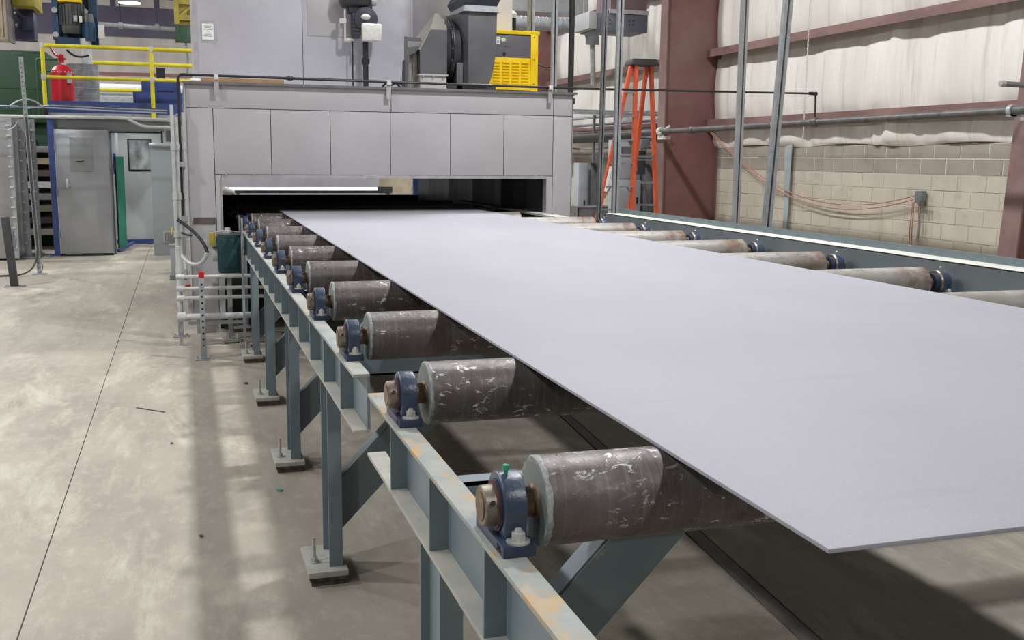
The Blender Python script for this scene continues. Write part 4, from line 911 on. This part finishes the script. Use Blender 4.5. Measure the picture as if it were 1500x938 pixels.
MB().cyl((7.86, 8.77, 2.50), (8.6, 8.77, 2.48), .028, n=12).build('pipe', 'galv_dark', sb); MB().lathe((7.85, 8.77, 2.50), (1, 0, 0), [(0, .03), (.03, .034), (.05, .034)], 12).build('cap', 'machine_trim', sb)
# chain beside the wall, outlet box, cords, strap
ch = thing('hanging_chain', (8.3, 12.95, 2.0), 'thin pale chain hanging down the insulated wall', 'chain')
m = MB()
for k in range(64):
    z = 1.98+k*.04; a = k % 2
    m.tube([(8.3+(.009*math.cos(t) if a else 0), 12.95+(0 if a else .009*math.cos(t)), z+.025*math.sin(t)) for t in [2*PI*i/8 for i in range(9)]], .004, 4)
tag(m.build('links', 'conduit_white', ch), kind='stuff')
ob = thing('outlet_box', (8.66, 10.86, 1.2), 'grey outlet box on a conduit stub on the block wall', 'outlet')
box('box', 'galv_dark', (8.62, 8.70, 10.80, 10.92, 1.21, 1.36), ob, .006); box('plug', 'dark_pipe', (8.59, 8.63, 10.70, 10.80, 1.18, 1.25), ob, .006); MB().cyl((8.66, 10.86, .2), (8.66, 10.86, 1.21), .018, n=10).build('conduit', 'galv', ob)
rc = thing('extension_cord', (8.6, 13.5, 1.2), 'faded red cords sagging along the block wall to the outlet box', 'cord')
def sag(p0, p1, d, n=16): 
    p0, p1 = Vector(p0), Vector(p1)
    return [p0.lerp(p1, i/n) - Vector((0, 0, d*4*(i/n)*(1-i/n))) for i in range(n+1)]
MB().tube(sag((8.52, 16.1, 2.2), (8.63, 14.9, 1.58), .02) + sag((8.63, 14.9, 1.58), (8.62, 10.92, 1.30), .30)[1:], .008, 5).build('cord', 'cable_red', rc)
MB().tube(sag((8.53, 16.1, 2.16), (8.63, 14.8, 1.5), .02) + sag((8.63, 14.8, 1.5), (8.62, 10.95, 1.25), .30)[1:], .008, 5).build('cord', 'cable_red', rc)
for dy in (.06, -.07, .1): MB().tube([(8.6, 10.86+dy*.6, 1.22), (8.63, 10.88+dy, .9), (8.64, 10.87+dy, .3)], .007, 5).build('drop_cord', 'cable_red', rc)
tag(MB().prism([(13.85, .2), (13.98, .2), (13.93, 1.1), (13.99, 1.92), (13.80, 1.96), (13.82, 1.1)], 'x', 8.66, 8.672).build('metal_strap', 'strap'), 'flat pale metal strap leaning against the block wall', 'strap')
# unistrut drops
def strut(x, y, z0, z1, w, label, m='galv', lean=0):
    t = thing('strut_drop', (x, y, z0), label, 'strut', 'vertical strut drops at the right')
    h = w/2
    MB().bar((x, y, z0), (x+lean, y, z1), .006, w, (1, 0, 0)).build('back', m, t)
    MB().bar((x-h, y-.02, z0), (x-h+lean, y-.02, z1), .04, .005, (1, 0, 0)).bar((x+h, y-.02, z0), (x+h+lean, y-.02, z1), .04, .005, (1, 0, 0)).build('side_flange', m, t)
    MB().bar((x-h*.62, y-.042, z0), (x-h*.62+lean, y-.042, z1), .005, w*.36, (1, 0, 0)).bar((x+h*.62, y-.042, z0), (x+h*.62+lean, y-.042, z1), .005, w*.36, (1, 0, 0)).build('lip', m, t)
    MB().box(x-h-.03, x+h+.03, y-.06, y+.04, z0-.01 if z0 > .02 else 0, z0+.004 if z0 > .02 else .01).build('foot_plate', m, t)
strut(4.27, 7.6, .01, ZC, .05, 'slim pale strut drop before the block wall, left of the stouter one', 'duct_light')
strut(4.505, 7.62, .01, ZC, .07, 'stouter galvanised strut drop before the block wall', 'galv', .45)
strut(4.105, 10.15, .01, ZC, .04, 'slim grey strut drop left of the orange ladder', 'galv_dark', .06)
strut(4.305, 10.2, .01, ZC, .062, 'thick galvanised strut drop in front of the orange ladder', 'galv', .03)
strut(3.89, 11.0, ZM+.01, ZC, .06, 'galvanised strut standing on the machine top right of the compressor')
strut(3.92, 11.9, ZM+.01, ZC, .075, 'galvanised strut rising behind the yellow compressor')
vp_ = thing('black_riser', (4.06, 10.9, 2.3), 'black pipe rising beside the machine right end', 'pipe')
MB().cyl((4.06, 10.9, 0), (4.06, 10.9, ZC), .032, n=14).build('pipe', 'black_pipe', vp_); MB().lathe((4.06, 10.9, 2.30), (0, 0, 1), [(0, .05), (.06, .05)], 14).build('flange', 'black_pipe', vp_)
ss = thing('small_stack', (3.62, 12.6, ZM), 'short white-capped black vent behind the yellow compressor', 'vent')
MB().cyl((3.92, 12.6, ZM), (3.92, 12.6, 3.4), .045, n=14).build('pipe', 'black', ss); MB().lathe((3.92, 12.6, 3.4), (0, 0, 1), [(0, .055), (.05, .055), (.09, .02)], 14).build('cap', 'cover_white', ss)
# ladder
ld_ = thing('stepladder', (6.2, 14, 0), 'tall orange fibreglass stepladder with black top cap beside the maroon column', 'ladder')
ztp = 3.09
def at(a, b, z): return a.lerp(b, z/b.z)
FB0, FB1 = Vector((5.50, 14.05, 0)), Vector((6.12, 13.8, 0)); RB0, RB1 = Vector((6.28, 14.5, 0)), Vector((6.79, 14.3, 0))
T00, T01, T10, T11 = Vector((6.11, 13.95, ztp-.04)), Vector((6.15, 13.9, ztp-.04)), Vector((6.40, 14.08, ztp-.04)), Vector((6.45, 14.05, ztp-.04))
for a, b in ((FB0, T00), (FB1, T01), (RB0, T10), (RB1, T11)):
    r_ = MB().bar(a+Vector((0, 0, .03)), b, .05, .06, (0, 1, 0)).build('side_rail', 'orange', ld_)
    MB().box(a.x-.05, a.x+.05, a.y-.03, a.y+.03, 0, .06).build('shoe', 'black', r_)
for k in range(1, 9):
    z = .33*k
    a, b = at(FB0, T00, z), at(FB1, T01, z); MB().bar(a, b, .08, .022).build('step', 'alu', ld_)
for k in range(1, 9, 1):
    z = .33*k+.05
    a, b = at(RB0, T10, z), at(RB1, T11, z); MB().bar(a, b, .03, .022).build('rear_brace', 'alu', ld_)
for z in (.66, .99, 1.32):
    a, b = at(FB1, T01, z), at(FB0, T00, z); d = (b-a); MB().bar(a+Vector((0, 0, -.16)), a+d*.22, .012, .02).bar(b+Vector((0, 0, -.16)), b-d*.22, .012, .02).build('knee_brace', 'alu', ld_)
MB().bar(at(FB0, T00, 1.75), at(RB0, T10, 1.75), .02, .03).bar(at(FB1, T01, 1.75), at(RB1, T11, 1.75), .02, .03).build('spreader', 'alu', ld_)
MB().add(frustum(6.07, 6.50, 13.84, 14.14, ztp-.07, 6.09, 6.46, 13.87, 14.11, ztp+.02), BF).build('top_cap', 'ladder_cap', ld_, .015)
p0, p1 = at(FB0, T00, 1.25), at(FB0, T00, 1.75); MB().bar(p0+Vector((.01, -.04, 0)), p0.lerp(p1, .7)+Vector((.01, -.04, 0)), .04, .004, (0, 1, 0)).build('warning_label', 'paper', ld_)
# cabinets behind the ladder
def cabinet(x0, x1, y, z0, z1, label, m='cab_light', handle=True, d=.3, sign=False):
    t = thing('electrical_cabinet', ((x0+x1)/2, y, z0), label, 'cabinet', None)
    box('body', m, (x0, x1, y, y+d, z0, z1), t, .006); box('door', m, (x0+.02, x1-.02, y-.015, y, z0+.03, z1-.03), t, .004)
    if handle: box('handle', 'black', (x1-.09, x1-.065, y-.035, y-.015, (z0+z1)/2-.06, (z0+z1)/2+.06), t)
    if sign: box('nameplate', 'galv_dark', (x0+.12, x1-.15, y-.02, y-.015, z1-.24, z1-.12), t)
    return t
cabinet(7.42, 7.93, 17.6, 1.33, 2.05, 'upper grey electrical box with nameplate behind the ladder', sign=True, handle=False)
cabinet(7.42, 7.93, 17.55, .60, 1.33, 'middle grey electrical cabinet with black handle behind the ladder')
cabinet(7.42, 7.93, 17.6, 0, .60, 'lowest grey electrical cabinet behind the ladder', handle=False)
cabinet(7.98, 8.34, 17.5, 0, 1.62, 'scuffed galvanised switch cabinet right of the ladder by the maroon column', 'galv_dark', sign=True)
cabinet(7.66, 7.86, 20.0, 0, 1.62, 'narrow light grey cabinet peeking out right of the machine', 'cab_light'); 
tag(box('cabinet_side_panel', 'galv_dark', (7.95, 8.12, 20.1, 20.4, .0, 1.62), None, .004), 'darker grey panel standing against the narrow cabinet right of the machine', 'panel')
tr = thing('parts_bin', (7.9, 19.4, 0), 'dark grey open steel bin on the floor right of the machine', 'bin')
MB().box(7.35, 8.1, 19.2, 19.22, .05, .78).box(7.35, 7.37, 19.2, 19.8, .05, .78).box(8.08, 8.1, 19.2, 19.8, .05, .78).box(7.35, 8.1, 19.2, 19.8, 0, .05).build('tub', 'machine_lip', tr); MB().box(7.33, 8.12, 19.18, 19.2, .76, .80).build('rim', 'galv', tr)
wl = thing('cable_tray', (7.9, 20, 2.0), 'dark cable trays and pipes along the wall between machine and ladder', 'tray')
for z, r, mm in ((2.24, .03, 'dark_pipe'), (2.40, .025, 'galv_dark'), (2.56, .035, 'galv')): MB().tube([(8.2, 16.6, z), (8.2, 24.4, z)], r, 8).build('pipe', mm, wl)
MB().box(8.1, 8.5, 16.7, 24.3, 2.05, 2.08).box(8.1, 8.12, 16.7, 24.3, 2.08, 2.14).build('tray', 'black', wl)
for y in (18.2, 20.4, 22.6): MB().box(8.12, 8.16, y, y+.06, 1.2, 2.6).build('bracket', 'galv_dark', wl)
MB().bar((6.4, 17.0, 2.48), (8.4, 17.2, 2.48), .04, .04).build('cross_pipe', 'galv', wl); MB().bar((6.3, 18.6, 2.60), (8.4, 18.8, 2.60), .04, .04).build('cross_pipe', 'galv', wl)
cl = thing('column_conduit_box', (7.9, 16.0, 1.6), 'small dark disconnect boxes clipped to the column left of its flange', 'box')
box('disconnect', 'fan_dark', (7.42, 7.58, 16.6, 16.75, 1.45, 1.85), cl, .006); box('disconnect', 'galv_dark', (7.44, 7.6, 16.5, 16.6, 1.9, 2.05), cl, .006); MB().cyl((7.40, 16.6, 1.5), (7.40, 16.6, 2.1), .02, n=8).build('conduit', 'conduit_white', cl); MB().tube(arc((7.5, 16.55, 1.45), (7.6, 16.5, 1.1), (7.62, 16.55, .6), 8), .015, 6).build('lead', 'cable', cl)
# ducts overhead
sd = thing('spiral_duct', (6.6, 19, 4.1), 'round spiral galvanised duct crossing at the top right of the compressor', 'duct')
m = []
x = 0
while x < 2.25: m += [(x, .125), (x+.07, .125), (x+.075, .13), (x+.08, .125)]; x += .085
MB().lathe((5.05, 19, 4.18), (1, 0, 0), m, 22).build('run', 'galv', sd)
MB().tube(arc((7.25, 19, 4.18), (7.52, 19, 4.18), (7.52, 19.05, 3.85), 8), .13, 16).build('elbow', 'galv_dark', sd); MB().tube([(7.52, 19.05, 3.85), (7.56, 19.1, 3.4), (7.57, 19.1, 3.1)], .05, 10).build('drop', 'galv', sd)
MB().cyl((7.28, 18.9, 4.05), (7.28, 18.9, 4.55), .015, n=6).build('hanger', 'galv', sd)
rd = thing('overhead_duct', (6.8, 20, 4.5), 'light grey rectangular duct at the top edge above the spiral duct', 'duct')
box('duct', 'duct_light', (5.4, 7.75, 20, 20.7, 4.55, 5.5), rd); box('seam_flange', 'galv', (5.38, 7.77, 19.97, 20.0, 4.53, 4.57), rd); box('end_lamp', 'machine_trim', (5.5, 6.2, 19.9, 20.0, 4.42, 4.53), rd)
for x in (7.5, 7.9): MB().box(x, x+.05, 19.4, 19.44, 4.2, 5.6).build('hanger', 'galv', rd)
hu = thing('unit_heater', (7.2, 17.2, 3.8), 'blue-grey box unit hanging left of the maroon column', 'heater')
MB().add(frustum(6.75, 7.72, 17.0, 17.7, 3.86, 6.75, 7.72, 17.0, 17.7, 4.15), BF).build('body', 'unit_grey', hu, .006); box('end_box', 'duct_light', (6.62, 6.76, 16.95, 17.7, 3.88, 4.16), hu, .004)
box('top_strip', 'machine_trim', (7.0, 7.72, 16.97, 17.0, 4.15, 4.22), hu); box('upper_box', 'brown_box', (7.05, 7.72, 17.05, 17.7, 4.22, 4.9), hu)
for x in (6.95, 7.02, 7.38, 7.45): MB().cyl((x, 16.99, 3.98), (x, 17.0, 3.98), .012, n=6).cyl((x, 16.99, 4.04), (x, 17.0, 4.04), .012, n=6).build('screw', 'black', hu)
for x in (6.7, 7.6): MB().cyl((x, 17.4, 4.15), (x, 17.4, ZC), .012, n=6).build('hanger_rod', 'galv', hu)

# ------------------------------------------------------------------ litter on the floor
tag(MB().sphere((.83, 3.70, .009), .013, 8, 6, .7).build('pebble', 'cover_white'), 'small pale pebble on the floor between the two front legs', 'pebble')
tag(MB().cyl((.42, 5.33, 0), (.42, 5.33, .006), .016, n=16).build('bottle_cap', 'grease_cap'), 'green plastic cap lying on the concrete near a conveyor leg', 'cap')
tag(MB().bar((-.36, 7.40, .004), (-.17, 7.22, .004), .005, .005).build('twig', 'debris'), 'thin dark stick lying on the concrete left of the legs', 'stick')
for k, (x, y, lab) in enumerate(((.40, 8.0, 'dark crumb on the floor by the third leg from the front'), (-.12, 6.4, 'dark chip on the open floor in front of the guard posts'), (.02, 4.75, 'dark chip on the floor left of the nearest base plate'))):
    tag(MB().sphere((x, y, .007), .018 if k == 0 else .01, 7, 5, .5).build('debris_chip', 'debris'), lab, 'debris')
